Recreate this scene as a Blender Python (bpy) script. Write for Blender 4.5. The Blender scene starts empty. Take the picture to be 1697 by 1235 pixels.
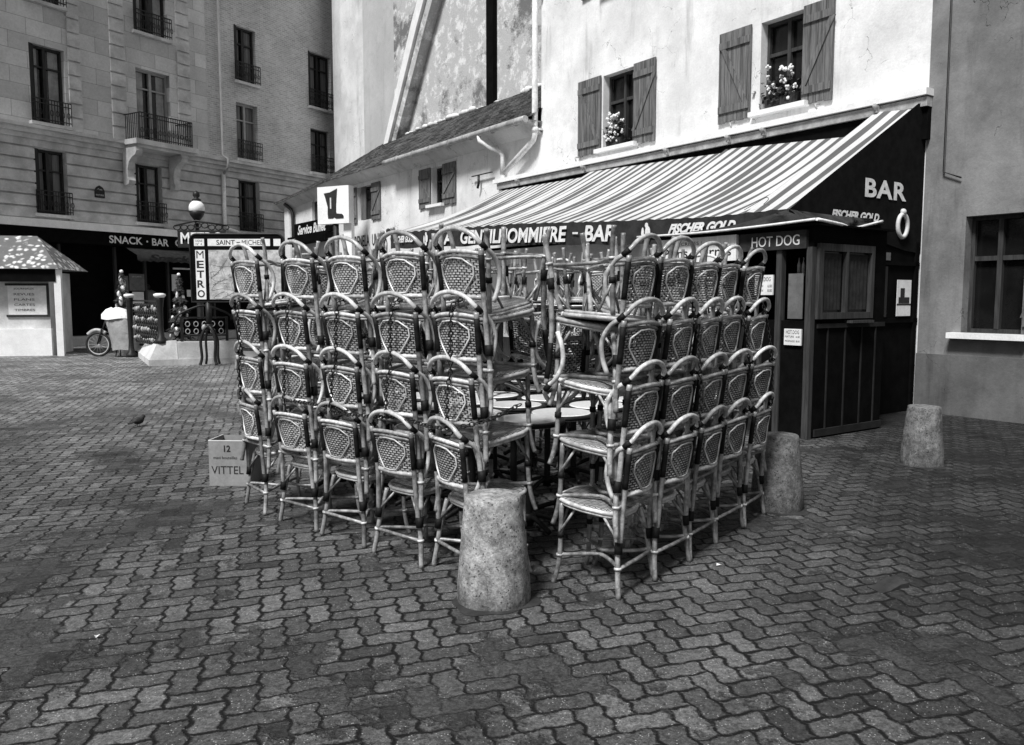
import bpy, math, random
from mathutils import Vector, Matrix, Euler
R = math.radians
random.seed(7)
scene = bpy.context.scene
col = scene.collection

# ---------------------------------------------------------------- camera, sky, sun, exposure
cd = bpy.data.cameras.new('camera'); cam = bpy.data.objects.new('camera', cd); col.objects.link(cam)
cam.location = (0, 0, 1.55); cam.rotation_euler = (R(90 - 5.23), 0, 0)
cd.lens = 1349 / 1697 * 36; cd.sensor_width = 36; cd.clip_end = 500
scene.camera = cam
w = bpy.data.worlds.new('World'); scene.world = w; w.use_nodes = True
wn = w.node_tree; bgn = wn.nodes['Background']
sky = wn.nodes.new('ShaderNodeTexSky'); sky.sky_type = 'NISHITA'; sky.sun_disc = False
SUN_DIR = Vector((-.37, -.60, 1.0)).normalized()          # towards the sun
sky.sun_elevation = math.asin(SUN_DIR.z); sky.sun_rotation = math.atan2(SUN_DIR.x, SUN_DIR.y)
bw = wn.nodes.new('ShaderNodeRGBToBW')
wn.links.new(sky.outputs[0], bw.inputs[0]); wn.links.new(bw.outputs[0], bgn.inputs[0])
bgn.inputs[1].default_value = 0.05
sd = bpy.data.lights.new('sun', 'SUN'); sun = bpy.data.objects.new('sun', sd); col.objects.link(sun)
sd.energy = 3.0; sd.angle = R(14); sd.color = (1, 1, 1)
sun.rotation_euler = (-SUN_DIR).to_track_quat('-Z', 'Y').to_euler()
scene.view_settings.view_transform = 'Standard'; scene.view_settings.look = 'None'
scene.view_settings.gamma = 1; scene.view_settings.exposure = 0.85

# ---------------------------------------------------------------- node helpers
class Ex:
    def __init__(s, nt, v): s.nt = nt; s.v = v
    def op(s, o, *a, clamp=False):
        n = s.nt.nodes.new('ShaderNodeMath'); n.operation = o; n.use_clamp = clamp
        for i, x in enumerate((s,) + a):
            x = x.v if isinstance(x, Ex) else x
            if isinstance(x, (int, float)): n.inputs[i].default_value = x
            else: s.nt.links.new(x, n.inputs[i])
        return Ex(s.nt, n.outputs[0])
    def __add__(s, o): return s.op('ADD', o)
    def __sub__(s, o): return s.op('SUBTRACT', o)
    def __mul__(s, o): return s.op('MULTIPLY', o)
    def __truediv__(s, o): return s.op('DIVIDE', o)
    __radd__ = __add__; __rmul__ = __mul__
    def rsub(s, o): return (s * -1) + o
    def floor(s): return s.op('FLOOR')
    def fract(s): return s.op('FRACT')
    def mod(s, n): return s.op('FLOORED_MODULO', n)
    def gt(s, n): return s.op('GREATER_THAN', n)
    def lt(s, n): return s.op('LESS_THAN', n)
    def eq(s, n): return s.op('COMPARE', n, .1)
    def min(s, o): return s.op('MINIMUM', o)
    def max(s, o): return s.op('MAXIMUM', o)
    def tri(s): return s.op('PINGPONG', .5)          # period 1, 0..0.5
    def step(s, a, b):
        n = s.nt.nodes.new('ShaderNodeMapRange'); n.interpolation_type = 'SMOOTHSTEP'
        s.nt.links.new(s.v, n.inputs[0]); n.inputs[1].default_value = a; n.inputs[2].default_value = b
        return Ex(s.nt, n.outputs[0])

class Mat:
    def __init__(s, name, rough=.6, spec=.4):
        s.m = bpy.data.materials.new(name); s.m.use_nodes = True; s.nt = s.m.node_tree
        s.b = s.nt.nodes['Principled BSDF']; s.b.inputs['Roughness'].default_value = rough
        s.b.inputs['Specular IOR Level'].default_value = spec
        s.tc = s.nt.nodes.new('ShaderNodeTexCoord')
    def xyz(s, kind='Object'):
        n = s.nt.nodes.new('ShaderNodeSeparateXYZ'); s.nt.links.new(s.tc.outputs[kind], n.inputs[0])
        return [Ex(s.nt, o) for o in n.outputs]
    def noise(s, scale, detail=4, rough=.6, kind='Object', stretch=None, off=0):
        n = s.nt.nodes.new('ShaderNodeTexNoise'); n.inputs['Scale'].default_value = scale
        n.inputs['Detail'].default_value = detail; n.inputs['Roughness'].default_value = rough
        src = s.tc.outputs[kind]
        if stretch or off:
            mp = s.nt.nodes.new('ShaderNodeMapping'); s.nt.links.new(src, mp.inputs[0])
            if stretch: mp.inputs['Scale'].default_value = stretch
            mp.inputs['Location'].default_value = (off, off, off); src = mp.outputs[0]
        s.nt.links.new(src, n.inputs['Vector']); return Ex(s.nt, n.outputs[0])
    def voronoi(s, scale, feature='F1', kind='Object', warp=0):
        n = s.nt.nodes.new('ShaderNodeTexVoronoi'); n.feature = feature; n.inputs['Scale'].default_value = scale
        src = s.tc.outputs[kind]
        if warp:
            nz = s.nt.nodes.new('ShaderNodeTexNoise'); nz.inputs['Scale'].default_value = 3; nz.inputs['Detail'].default_value = 4
            s.nt.links.new(src, nz.inputs['Vector'])
            va = s.nt.nodes.new('ShaderNodeVectorMath'); va.operation = 'MULTIPLY_ADD'
            s.nt.links.new(nz.outputs[1], va.inputs[0]); va.inputs[1].default_value = (warp,) * 3; s.nt.links.new(src, va.inputs[2])
            src = va.outputs[0]
        s.nt.links.new(src, n.inputs['Vector']); return Ex(s.nt, n.outputs['Distance'])
    def white(s, a, b):
        c = s.nt.nodes.new('ShaderNodeCombineXYZ'); s.nt.links.new(a.v, c.inputs[0]); s.nt.links.new(b.v, c.inputs[1])
        n = s.nt.nodes.new('ShaderNodeTexWhiteNoise'); s.nt.links.new(c.outputs[0], n.inputs[0]); return Ex(s.nt, n.outputs[0])
    def rand(s):
        n = s.nt.nodes.new('ShaderNodeObjectInfo'); return Ex(s.nt, n.outputs['Random'])
    def color(s, e):
        c = s.nt.nodes.new('ShaderNodeCombineColor')
        e = e.op('MAXIMUM', .002)
        for i in range(3): s.nt.links.new(e.v, c.inputs[i])
        s.nt.links.new(c.outputs[0], s.b.inputs['Base Color'])
    def bump(s, h, strength=.5, dist=.01):
        n = s.nt.nodes.new('ShaderNodeBump'); n.inputs['Strength'].default_value = strength; n.inputs['Distance'].default_value = dist
        s.nt.links.new(h.v, n.inputs['Height']); s.nt.links.new(n.outputs[0], s.b.inputs['Normal'])
    def roughness(s, e): s.nt.links.new(e.v, s.b.inputs['Roughness'])
    def alpha(s, e): s.nt.links.new(e.v, s.b.inputs['Alpha'])

def mix(a, b, t):                                      # a,b numbers or Ex ; t Ex
    if isinstance(b, Ex) or isinstance(a, Ex):
        if not isinstance(a, Ex): return t * (b - a) + a
        return t * ((a * -1) + b) + a
    return t * (b - a) + a

def simple(name, c0, c1=None, scale=6, rough=.6, spec=.4, bump=.2, bscale=40, stretch=None, dist=.004):
    m = Mat(name, rough, spec); c1 = c0 if c1 is None else c1
    n = m.noise(scale, 6, .65, stretch=stretch).step(.3, .7)
    f = m.noise(bscale, 4, .7, stretch=stretch)
    m.color(mix(c0, c1, n) * (f * .5 + .75))
    if bump: m.bump(f, bump, dist)
    return m.m

# ---------------------------------------------------------------- materials
def mk_paving():
    m = Mat('paving', .55, .22)
    x, y, z = m.xyz()
    a = R(17); W_ = .1125
    jx = m.noise(1.3, 2) ; jy = m.noise(1.3, 2, off=9)
    u = (x * math.cos(a) + y * math.sin(a)) / W_ + jx * .8
    v = (y * math.cos(a) - x * math.sin(a)) / W_ + jy * .8
    u2 = u + (v + .25).tri() * .34
    v2 = v + (u + .25).tri() * .20
    i = u2.floor(); j = v2.floor(); fu = u2.fract(); fv = v2.fract()
    k = (i - j).mod(4)
    k0, k1, k2, k3 = k.eq(0), k.eq(1), k.eq(2), k.eq(3)
    d = (fu + k1 * 9).min(fu.rsub(1) + k0 * 9).min(fv + k2 * 9).min(fv.rsub(1) + k3 * 9)
    rough = m.noise(45, 4, .7)
    d = d + (rough - .5) * .30 + (m.noise(3.2, 4, .7, off=31) - .5) * .16
    stone = d.step(.015, .115)
    tone = m.white(i - k1, j - k2)
    big = m.noise(.55, 5, .6); dirt = m.noise(1.7, 6, .7, off=4)
    tar = (m.noise(.8, 8, .75, off=21) + tone * .10).step(.575, .62)
    fine = m.noise(230, 3, .8)
    speck = m.voronoi(62).lt(.17) * m.noise(9, 2, off=3).gt(.48)
    base = mix(.034, .078, tone) * (m.white(i - k1 + 7, j - k2 + 3).gt(.9) * -.35 + 1) * (dirt * 1.9 + .05) * (fine * 1.0 + .5) * (m.noise(34, 6, .8, off=6).step(.28, .72) * 1.3 + .35) * (m.noise(95, 3, .8, off=16).step(.3, .7) * .9 + .55)
    # base tone darkened towards the right of the terrace, lightened to the left
    right_dark = ((x + y * -.35) + (big - .5) * 3).step(-.6, 1.9)
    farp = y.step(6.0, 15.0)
    base = base * mix(1.6, .42, right_dark * (farp * -1 + 1).max(x.step(1.0, 2.0)))
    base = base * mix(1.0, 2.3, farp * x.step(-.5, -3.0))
    cov = stone * (tar * -.85 + 1)
    c = mix(.006, base, cov) + speck * stone * .26
    c = mix(c, base * .55, tar * (m.noise(6, 5, .8, off=13) * 1.2 + .1))
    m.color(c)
    h = stone * mix(1, .35, tar) + m.noise(60, 4, .8, off=2) * .35 + fine * .12 + dirt * .25 + tone * .35
    m.bump(h, .9, .014)
    m.roughness(mix(.75, .38, stone * (dirt * .6 + tone * .5)))
    return m.m
M = {}
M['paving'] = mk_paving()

def mk_cane(name, a, b, rough=.32):
    m = Mat(name, rough, .5)
    n = m.noise(14, 5, .7); st = m.noise(60, 3, .6, stretch=(1, 1, .12)); r = m.rand()
    node = m.voronoi(7).lt(.09)
    blot = m.noise(35, 4, .7, off=5).step(.60, .72)
    c = mix(a, b, n.step(.35, .65)) * (st * .8 + .6) * (r * .7 + .55)
    m.color(c * (node * -.5 + 1) * (blot * -.55 + 1)); m.bump(st, .25, .002)
    return m.m
M['cane'] = mk_cane('cane', .11, .36)
M['cane_pale'] = mk_cane('cane_pale', .36, .68, .28)
M['binding'] = simple('binding', .006, .014, 30, .6, .15, .6, 90)

def mk_weave(name, du, dv, fu_, fv_, light, holes):
    m = Mat(name, .45, .4); x, y, z = m.xyz('UV')
    row = (y / dv).floor(); u = x / du + row * .5
    dash = u.fract().lt(fu_) * (y / dv).fract().lt(fv_)
    edge = (u.fract() / fu_ - .5).op('ABSOLUTE'); 
    tone = m.white(u.floor(), row); n = m.noise(25, 4, .7, kind='UV'); r = m.rand()
    lt = mix(light * .55, light, tone) * (n * .9 + .5) * (edge * -.7 + 1.15) * (r * .4 + .75)
    m.color(mix(.012, lt, dash)); m.bump(dash * (edge * -1 + 1), .8, .004)
    if holes: m.alpha(dash.max((u.fract().gt(fu_ + .07) + (y / dv).fract().lt(fv_ + .12)).gt(.5)))
    return m.m
M['weave'] = mk_weave('weave', .031, .0130, .76, .56, .52, True)
M['seat_weave'] = mk_weave('seat_weave', .012, .03, .62, .9, .55, False)

def mk_concrete(name='bollard_concrete', k=1.0):
    m = Mat(name, .85, .15); x, y, z = m.xyz()
    n = m.noise(7, 6, .7); f = m.noise(75, 5, .8); sp = m.voronoi(46).lt(.22) * m.noise(16, 3, off=7).gt(.46); sp2 = m.voronoi(60).lt(.25)
    run = m.noise(9, 5, .7, stretch=(1, 1, .18), off=2).step(.5, .68)
    r = m.rand()
    c = mix(.20, .50, n.step(.32, .68)) * (f * 1.6 + .2) * (m.noise(30, 5, .8, off=9).step(.3, .7) * .8 + .6) + sp2 * .10
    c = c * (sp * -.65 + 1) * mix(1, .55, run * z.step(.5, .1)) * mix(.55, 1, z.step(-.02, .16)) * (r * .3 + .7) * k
    m.color(c); m.bump(f + sp * -.9 + n * .4, .9, .008); return m.m
M['concrete'] = mk_concrete(); M['concrete_dark'] = mk_concrete('dark_concrete', .5)  # second copy is the same mix at a darker tone, for the right-hand bollards
M['collar'] = simple('collar', .018, .04, 9, .7, .3, .6, 60)

def mk_plaster(name, lo, hi, crack=True, dirt=.5):
    m = Mat(name, .9, .15)
    n = m.noise(.8, 6, .65).step(.35, .7); f = m.noise(28, 5, .7)
    run = m.noise(1.6, 5, .7, stretch=(1.5, 1.5, .18), off=3).step(.52, .75)
    sm = m.noise(3.5, 7, .75, off=17).step(.5, .75); c = mix(lo, hi, n) * (f * .4 + .8) * mix(1, 1 - dirt * .45, run) * mix(1, .84, sm)
    h = f + sm * .6
    if crack:
        e = m.voronoi(1.6, 'DISTANCE_TO_EDGE', warp=.7).lt(.005) * m.noise(.9, 3, off=8).gt(.56)
        ch = m.noise(6, 7, .8, off=12).gt(.66) * m.noise(.9, 3, off=5).gt(.5)
        c = c * (e * -.6 + 1) * (ch * -.55 + 1); h = f + e * -1 + ch * -1
    m.color(c); m.bump(h, .4, .01); return m.m
M['white_plaster'] = mk_plaster('white_plaster', .62, .86, True, .8)
M['house_plaster'] = mk_plaster('house_plaster', .6, .80, True, 1.0)
M['gable_plaster'] = mk_plaster('gable_plaster', .55, .72, True, .7)
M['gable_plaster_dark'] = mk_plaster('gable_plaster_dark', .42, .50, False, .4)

def mk_patchy():
    m = Mat('patchy_wall', .95, .1)
    n = m.noise(.55, 7, .72).step(.38, .50); n2 = m.noise(2.6, 6, .75, off=4).step(.5, .62); f = m.noise(20, 5, .7)
    c = mix(mix(.16, .40, n2), mix(.45, .70, n2), n) * (f * .7 + .65)
    m.color(c); m.bump(n + f * .4, .6, .03); return m.m
M['patchy'] = mk_patchy()
M['neighbour'] = mk_plaster('neighbour', .14, .26, True, 1)
M['neighbour_base'] = mk_plaster('neighbour_base', .09, .16, True, 1)

def mk_brickwall(name, c0, c1, mort, bwid, bh, ms=.012, sc=1.0):
    m = Mat(name, .85, .2)
    mp = m.nt.nodes.new('ShaderNodeMapping'); mp.inputs['Rotation'].default_value = (R(90), 0, 0)
    m.nt.links.new(m.tc.outputs['Object'], mp.inputs[0])
    b = m.nt.nodes.new('ShaderNodeTexBrick'); m.nt.links.new(mp.outputs[0], b.inputs['Vector'])
    b.inputs['Scale'].default_value = sc; b.inputs['Brick Width'].default_value = bwid; b.inputs['Row Height'].default_value = bh
    b.inputs['Mortar Size'].default_value = ms
    for k_, v_ in (('Color1', c0), ('Color2', c1), ('Mortar', mort)): b.inputs[k_].default_value = (v_, v_, v_, 1)
    n = m.noise(.6, 6, .7); f = m.noise(14, 5, .75)
    bwn = m.nt.nodes.new('ShaderNodeRGBToBW'); m.nt.links.new(b.outputs[0], bwn.inputs[0])
    m.color(Ex(m.nt, bwn.outputs[0]) * (n * 1.0 + .5) * (f * .7 + .65)); m.bump(Ex(m.nt, bwn.outputs[0]) + f * .1, .4, .01); return m.m
M['brick'] = mk_brickwall('brick', .34, .48, .55, .22, .075)
M['ashlar'] = mk_brickwall('ashlar', .44, .58, .26, 1.1, .5, .008)
M['stone'] = simple('stone', .36, .60, 1.6, .85, .2, .5, 22, dist=.01)
M['stone_pale'] = simple('stone_pale', .42, .62, 1.6, .8, .2, .4, 22, dist=.01)
M['iron'] = simple('iron', .008, .018, 10, .5, .3, .2)
M['dark_paint'] = simple('dark_paint', .002, .005, 5, .8, .05, .1)
M['dark_cloth'] = simple('dark_cloth', .006, .011, 8, .95, .05, .3, 60)
M['valance_cloth'] = simple('valance_cloth', .022, .04, 8, .9, .1, .3, 60)
M['brown_wood'] = simple('brown_wood', .02, .045, 6, .7, .2, .4, 30, stretch=(8, 8, .6))
M['booth_wood'] = simple('booth_wood', .012, .025, 3, .8, .1, .3, 30)
M['booth_trim'] = simple('booth_trim', .028, .06, 5, .6, .15, .3, 30, stretch=(8, 8, .6))
M['shutter'] = simple('shutter', .06, .20, 3, .8, .2, .8, 34, stretch=(10, 10, .5), dist=.008)
M['glass_dark'] = simple('glass_dark', .006, .012, 2, .15, .35, 0)
M['curtain'] = simple('curtain', .7, .85, 2, .9, .1, .4, 22, stretch=(6, 6, .2), dist=.02)
M['curtain_grey'] = simple('curtain_grey', .10, .22, 2, .9, .1, .5, 16, stretch=(6, 6, .2), dist=.02)
M['white_paint'] = simple('white_paint', .72, .84, 4, .5, .4, .2)
M['grey_paint'] = simple('grey_paint', .25, .33, 4, .5, .4, .2)
M['zinc'] = simple('zinc', .24, .42, 5, .42, .5, .3, 20)
M['pipe_white'] = simple('pipe_white', .55, .78, 5, .5, .4, .3, 20)
M['tabletop'] = simple('tabletop', .88, .93, 3, .07, .9, .05)
M['cardboard'] = simple('cardboard', .22, .29, 5, .85, .15, .3, 50)
M['card_in'] = simple('card_in', .13, .17, 5, .9, .1, .3, 50)
M['ink'] = simple('ink', .02, .03, 9, .7, .2, 0)
M['letter_white'] = simple('letter_white', .58, .86, 9, .6, .3, 0)
M['letter_grey'] = simple('letter_grey', .5, .62, 9, .6, .3, 0)
M['map_paper'] = simple('map_paper', .22, .55, 7, .4, .4, 0, 30)
M['paper'] = simple('paper', .65, .78, 7, .6, .3, 0, 30)
M['paper_grey'] = simple('paper_grey', .10, .15, 7, .6, .3, 0, 30)
M['globe'] = simple('globe', .75, .82, 7, .2, .5, 0)
M['leaf'] = simple('leaf', .03, .08, 9, .6, .3, .2)
M['petal'] = simple('petal', .6, .8, 9, .7, .2, .1)
M['tarp'] = simple('tarp', .22, .36, 3, .7, .3, .6, 8, dist=.03)
M['tarp_white'] = simple('tarp_white', .7, .82, 3, .7, .3, .6, 8, dist=.03)
M['rubber'] = simple('rubber', .012, .02, 5, .6, .3, .2)
M['chrome'] = simple('chrome', .5, .6, 5, .25, .6, 0)
M['coat'] = simple('coat', .14, .2, 6, .9, .1, .5, 18)
M['skin'] = simple('skin', .38, .42, 6, .6, .3, 0)
M['hair'] = simple('hair', .015, .03, 20, .6, .3, .4)
M['trouser'] = simple('trouser', .02, .035, 6, .9, .1, .3)
M['feather'] = simple('feather', .02, .05, 20, .7, .2, .2)

def mk_stripes():
    m = Mat('awning_stripes', .9, .1); x, y, z = m.xyz(); n = m.noise(1.2, 5, .6); f = m.noise(60, 3, .6)
    s = (x / .235 + .15).fract(); t = s.step(.03, .06) * s.step(.53, .50)
    fine = (s - .74).op('ABSOLUTE').lt(.014)
    m.color(mix(.50, .10, t) * (n * .35 + .8) * (f * .2 + .9) * (fine * -.1 + 1)); m.bump(f, .2, .003)
    return m.m
M['stripes'] = mk_stripes()
def mk_tiles():
    m = Mat('roof_tiles', .95, .1); x, y, z = m.xyz(); n = m.noise(1.3, 6, .75); f = m.noise(9, 6, .8)
    t = m.white((x / .17).floor(), (z / .145).floor()); j = (x / .17).fract().lt(.09)
    li = m.noise(7, 4, .7, off=7).gt(.73)
    c = mix(.035, .12, t) * (n * 1.2 + .4) * (f * 1.3 + .3) * (j * -.6 + 1) + li * .35
    m.color(c); m.bump(f + j * -.6 + t * .4, .9, .03); return m.m
M['tiles'] = mk_tiles()
def mk_dabs():
    m = Mat('dab_roof', .8, .2); v = m.voronoi(6.0, warp=.25).step(.50, .22) * m.noise(2.5, 4, .7).step(.3, .5); f = m.noise(8, 4)
    m.color(mix(.12, .6, v) * (f * .6 + .7)); return m.m
M['dabs'] = mk_dabs()

# ---------------------------------------------------------------- mesh helpers
class MB:
    def __init__(s): s.v = []; s.f = []; s.sm = []; s.uv = {}
    def add(s, vs, fs, smooth=False, uvs=None):
        o = len(s.v); s.v += [tuple(v) for v in vs]
        for i, f in enumerate(fs):
            s.f.append(tuple(o + k for k in f)); s.sm.append(smooth)
            if uvs: s.uv[len(s.f) - 1] = [uvs[k] for k in f]
        return s
    def box(s, x0, x1, y0, y1, z0, z1, mat=None):
        vs = [(x, y, z) for x in (x0, x1) for y in (y0, y1) for z in (z0, z1)]
        if mat is not None: vs = [tuple(mat @ Vector(v)) for v in vs]
        return s.add(vs, [(0, 1, 3, 2), (4, 6, 7, 5), (0, 4, 5, 1), (2, 3, 7, 6), (0, 2, 6, 4), (1, 5, 7, 3)])
    def tube(s, pts, r, n=8, closed=False, flat=1.0):
        pts = [Vector(p) for p in pts]; N = len(pts)
        rs = r if isinstance(r, (list, tuple)) else [r] * N
        vs = []; prev = None
        for i, p in enumerate(pts):
            if closed: t = pts[(i + 1) % N] - pts[i - 1]
            else: t = pts[min(i + 1, N - 1)] - pts[max(i - 1, 0)]
            t.normalize()
            if prev is None:
                a = Vector((0, 0, 1)) if abs(t.z) < .9 else Vector((1, 0, 0)); u = t.cross(a).normalized()
            else:
                u = (prev - t * prev.dot(t)); u = u.normalized() if u.length > 1e-6 else prev
            prev = u; vv = t.cross(u)
            for k in range(n):
                an = 2 * math.pi * k / n
                vs.append(p + (u * math.cos(an) + vv * math.sin(an) * flat) * rs[i])
        fs = []
        for i in range(N if closed else N - 1):
            a, b = i * n, ((i + 1) % N) * n
            for k in range(n): fs.append((a + k, a + (k + 1) % n, b + (k + 1) % n, b + k))
        s.add(vs, fs, True)
        if not closed:
            o = len(s.v) - N * n
            s.f.append(tuple(o + k for k in reversed(range(n)))); s.sm.append(False)
            s.f.append(tuple(o + (N - 1) * n + k for k in range(n))); s.sm.append(False)
        return s
    def lathe(s, prof, n=24, c=(0, 0, 0), smooth=True, cap=True):
        vs = [(c[0] + r * math.cos(2 * math.pi * k / n), c[1] + r * math.sin(2 * math.pi * k / n), c[2] + z) for r, z in prof for k in range(n)]
        fs = [(i * n + k, i * n + (k + 1) % n, (i + 1) * n + (k + 1) % n, (i + 1) * n + k) for i in range(len(prof) - 1) for k in range(n)]
        s.add(vs, fs, smooth)
        if cap:
            o = len(s.v) - len(vs)
            s.f.append(tuple(o + k for k in reversed(range(n)))); s.sm.append(False)
            s.f.append(tuple(o + (len(prof) - 1) * n + k for k in range(n))); s.sm.append(False)
        return s
    def prism(s, poly, y0, y1):                       # poly in x,z extruded along y
        n = len(poly); vs = [(x, y0, z) for x, z in poly] + [(x, y1, z) for x, z in poly]
        return s.add(vs, [tuple(range(n)), tuple(reversed(range(n, 2 * n)))] + [(i, i + n, (i + 1) % n + n, (i + 1) % n) for i in range(n)])
    def hprism(s, poly, z0, z1, taper=None):          # poly in x,y extruded up
        n = len(poly); top = taper or poly
        vs = [(x, y, z0) for x, y in poly] + [(x, y, z1) for x, y in top]
        return s.add(vs, [tuple(reversed(range(n))), tuple(range(n, 2 * n))] + [(i, (i + 1) % n, (i + 1) % n + n, i + n) for i in range(n)])
    def wall(s, x0, x1, z0, z1, y0, y1, holes=()):   # slab with rectangular openings (x0,x1,z0,z1)
        xs = sorted({x0, x1} | {h[i] for h in holes for i in (0, 1)}); zs = sorted({z0, z1} | {h[i] for h in holes for i in (2, 3)})
        xs = [x for x in xs if x0 <= x <= x1]; zs = [z for z in zs if z0 <= z <= z1]
        def solid(i, j):
            if i < 0 or j < 0 or i >= len(xs) - 1 or j >= len(zs) - 1: return False
            cx, cz = (xs[i] + xs[i + 1]) / 2, (zs[j] + zs[j + 1]) / 2
            return not any(h[0] < cx < h[1] and h[2] < cz < h[3] for h in holes)
        for i in range(len(xs) - 1):
            for j in range(len(zs) - 1):
                if not solid(i, j): continue
                a, b, c, d = xs[i], xs[i + 1], zs[j], zs[j + 1]
                V = [(a, y0, c), (b, y0, c), (b, y0, d), (a, y0, d), (a, y1, c), (b, y1, c), (b, y1, d), (a, y1, d)]
                F = [(0, 1, 2, 3), (5, 4, 7, 6)]
                if not solid(i - 1, j): F.append((4, 0, 3, 7))
                if not solid(i + 1, j): F.append((1, 5, 6, 2))
                if not solid(i, j - 1): F.append((4, 5, 1, 0))
                if not solid(i, j + 1): F.append((3, 2, 6, 7))
                s.add(V, F)
        return s
    def sphere(s, c, r, n=12, m=8, sc=(1, 1, 1)):
        vs = [(c[0], c[1], c[2] - r * sc[2])]
        for i in range(1, m):
            ph = math.pi * i / m - math.pi / 2
            for k in range(n): vs.append((c[0] + r * sc[0] * math.cos(ph) * math.cos(2 * math.pi * k / n), c[1] + r * sc[1] * math.cos(ph) * math.sin(2 * math.pi * k / n), c[2] + r * sc[2] * math.sin(ph)))
        vs.append((c[0], c[1], c[2] + r * sc[2])); L = len(vs) - 1
        fs = [(0, 1 + (k + 1) % n, 1 + k) for k in range(n)] + [(L, L - n + k, L - n + (k + 1) % n) for k in range(n)]
        for i in range(m - 2):
            for k in range(n): a = 1 + i * n; fs.append((a + k, a + (k + 1) % n, a + n + (k + 1) % n, a + n + k))
        return s.add(vs, fs, True)
    def build(s, name, mat, parent=None, loc=None, rot=None, fix=True):
        me = bpy.data.meshes.new(name); me.from_pydata(s.v, [], s.f); me.validate()
        me.polygons.foreach_set('use_smooth', s.sm[:len(me.polygons)] if len(s.sm) >= len(me.polygons) else [False] * len(me.polygons))
        if s.uv:
            ul = me.uv_layers.new(name='uv')
            for fi, uvs in s.uv.items():
                p = me.polygons[fi]
                for li, u in zip(p.loop_indices, uvs): ul.data[li].uv = u
        if fix:
            import bmesh
            bm = bmesh.new(); bm.from_mesh(me); bmesh.ops.recalc_face_normals(bm, faces=bm.faces); bm.to_mesh(me); bm.free()
        me.materials.append(mat if not isinstance(mat, str) else M[mat])
        o = bpy.data.objects.new(name, me); col.objects.link(o)
        if parent: o.parent = parent
        if loc: o.location = loc
        if rot: o.rotation_euler = rot
        return o

def tag(o, label=None, cat=None, group=None, kind=None):
    if label: o['label'] = label
    if cat: o['category'] = cat
    if group: o['group'] = group
    if kind: o['kind'] = kind
    return o
def empty(name, loc=(0, 0, 0), rz=0, label=None, cat=None, group=None):
    o = bpy.data.objects.new(name, None); o.empty_display_size = .1; col.objects.link(o)
    o.location = loc; o.rotation_euler = (0, 0, rz); return tag(o, label, cat, group)
KIDS = {}
def children(o): return KIDS.get(o.name) or [c for c in bpy.data.objects if c.parent == o]
def copy_tree(o, parent=None):
    c = o.copy(); col.objects.link(c)
    if parent: c.parent = parent
    kids = CH.get(o, ())
    for ch in kids: copy_tree(ch, c)
    return c
CH = {}
def index_tree(root):
    for ch in [c for c in bpy.data.objects if c.parent == root]:
        CH.setdefault(root, []).append(ch); index_tree(ch)

def text(s, w_, h_, loc, rot, mat, parent, name='lettering', bold=.0, shear=0.0, depth=.004, spacing=1.0):
    """flat lettering scaled to w_ x h_ ; loc = lower-left corner; text front faces local -y when rot=(90,0,0)"""
    cu = bpy.data.curves.new('t', 'FONT'); cu.body = s; cu.offset = bold; cu.shear = shear; cu.extrude = .0; cu.space_character = spacing
    cu.resolution_u = 4
    to = bpy.data.objects.new('t', cu); col.objects.link(to); bpy.context.view_layer.update()
    me = bpy.data.meshes.new_from_object(to.evaluated_get(bpy.context.evaluated_depsgraph_get()))
    bpy.data.objects.remove(to); bpy.data.curves.remove(cu)
    xs = [v.co.x for v in me.vertices]; ys = [v.co.y for v in me.vertices]
    x0, x1, y0, y1 = min(xs), max(xs), min(ys), max(ys)
    for v in me.vertices: v.co = ((v.co.x - x0) / (x1 - x0) * w_, (v.co.y - y0) / (y1 - y0) * h_, 0)
    me.name = name; me.materials.clear(); me.materials.append(M[mat])
    o = bpy.data.objects.new(name, me); col.objects.link(o); o.parent = parent; o.location = loc; o.rotation_euler = rot
    return o
UP = (R(90), 0, 0)

def smooth(pts, n=4):
    P = [Vector(p) for p in pts]; out = []
    for i in range(len(P) - 1):
        p0 = P[max(i - 1, 0)]; p1 = P[i]; p2 = P[i + 1]; p3 = P[min(i + 2, len(P) - 1)]
        for k in range(n):
            t = k / n; out.append(.5 * ((2 * p1) + (-p0 + p2) * t + (2 * p0 - 5 * p1 + 4 * p2 - p3) * t * t + (-p0 + 3 * p1 - 3 * p2 + p3) * t ** 3))
    out.append(P[-1]); return out
# ================================================================ ground
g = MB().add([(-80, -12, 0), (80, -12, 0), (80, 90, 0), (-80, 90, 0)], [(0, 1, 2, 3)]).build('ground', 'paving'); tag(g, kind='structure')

# ================================================================ LEFT BUILDING (six-storey apartment house), local x = along facade, -y = outwards
lb = empty('apartment_building', (-13.87, 26.9, 0), math.atan2(.857, .515), 'grey stone and brick apartment building with iron balconies above the snack bar', 'building')
wins = [(1.98, 3.3, 6.95, 9.4), (6.25, 7.3, 6.95, 9.1), (10.2, 11.35, 6.95, 8.8), (1.8, 2.82, 4.16, 6.15), (6.2, 7.25, 4.16, 6.15), (10.3, 11.3, 4.16, 6.15),
        (1.98, 3.3, 10.6, 12.8), (6.25, 7.3, 9.9, 12.0), (10.15, 11.5, 9.7, 12), (-1.6, -.5, 6.95, 9.3), (-1.6, -.6, 4.16, 6.15), (-1.6, -.5, 10.6, 12.8)]
MB().wall(-7, 4.9, 6.72, 20, 0, .5, wins).build('wall', 'ashlar', lb)
MB().wall(4.9, 16, 6.72, 20, .02, .5, wins).build('wall', 'brick', lb)
MB().wall(-7, 16, 0, 6.72, .03, .5, wins + [(-6, 13.5, .3, 3.6)]).build('wall', 'stone', lb)
c = MB()
z = 4.0
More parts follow.
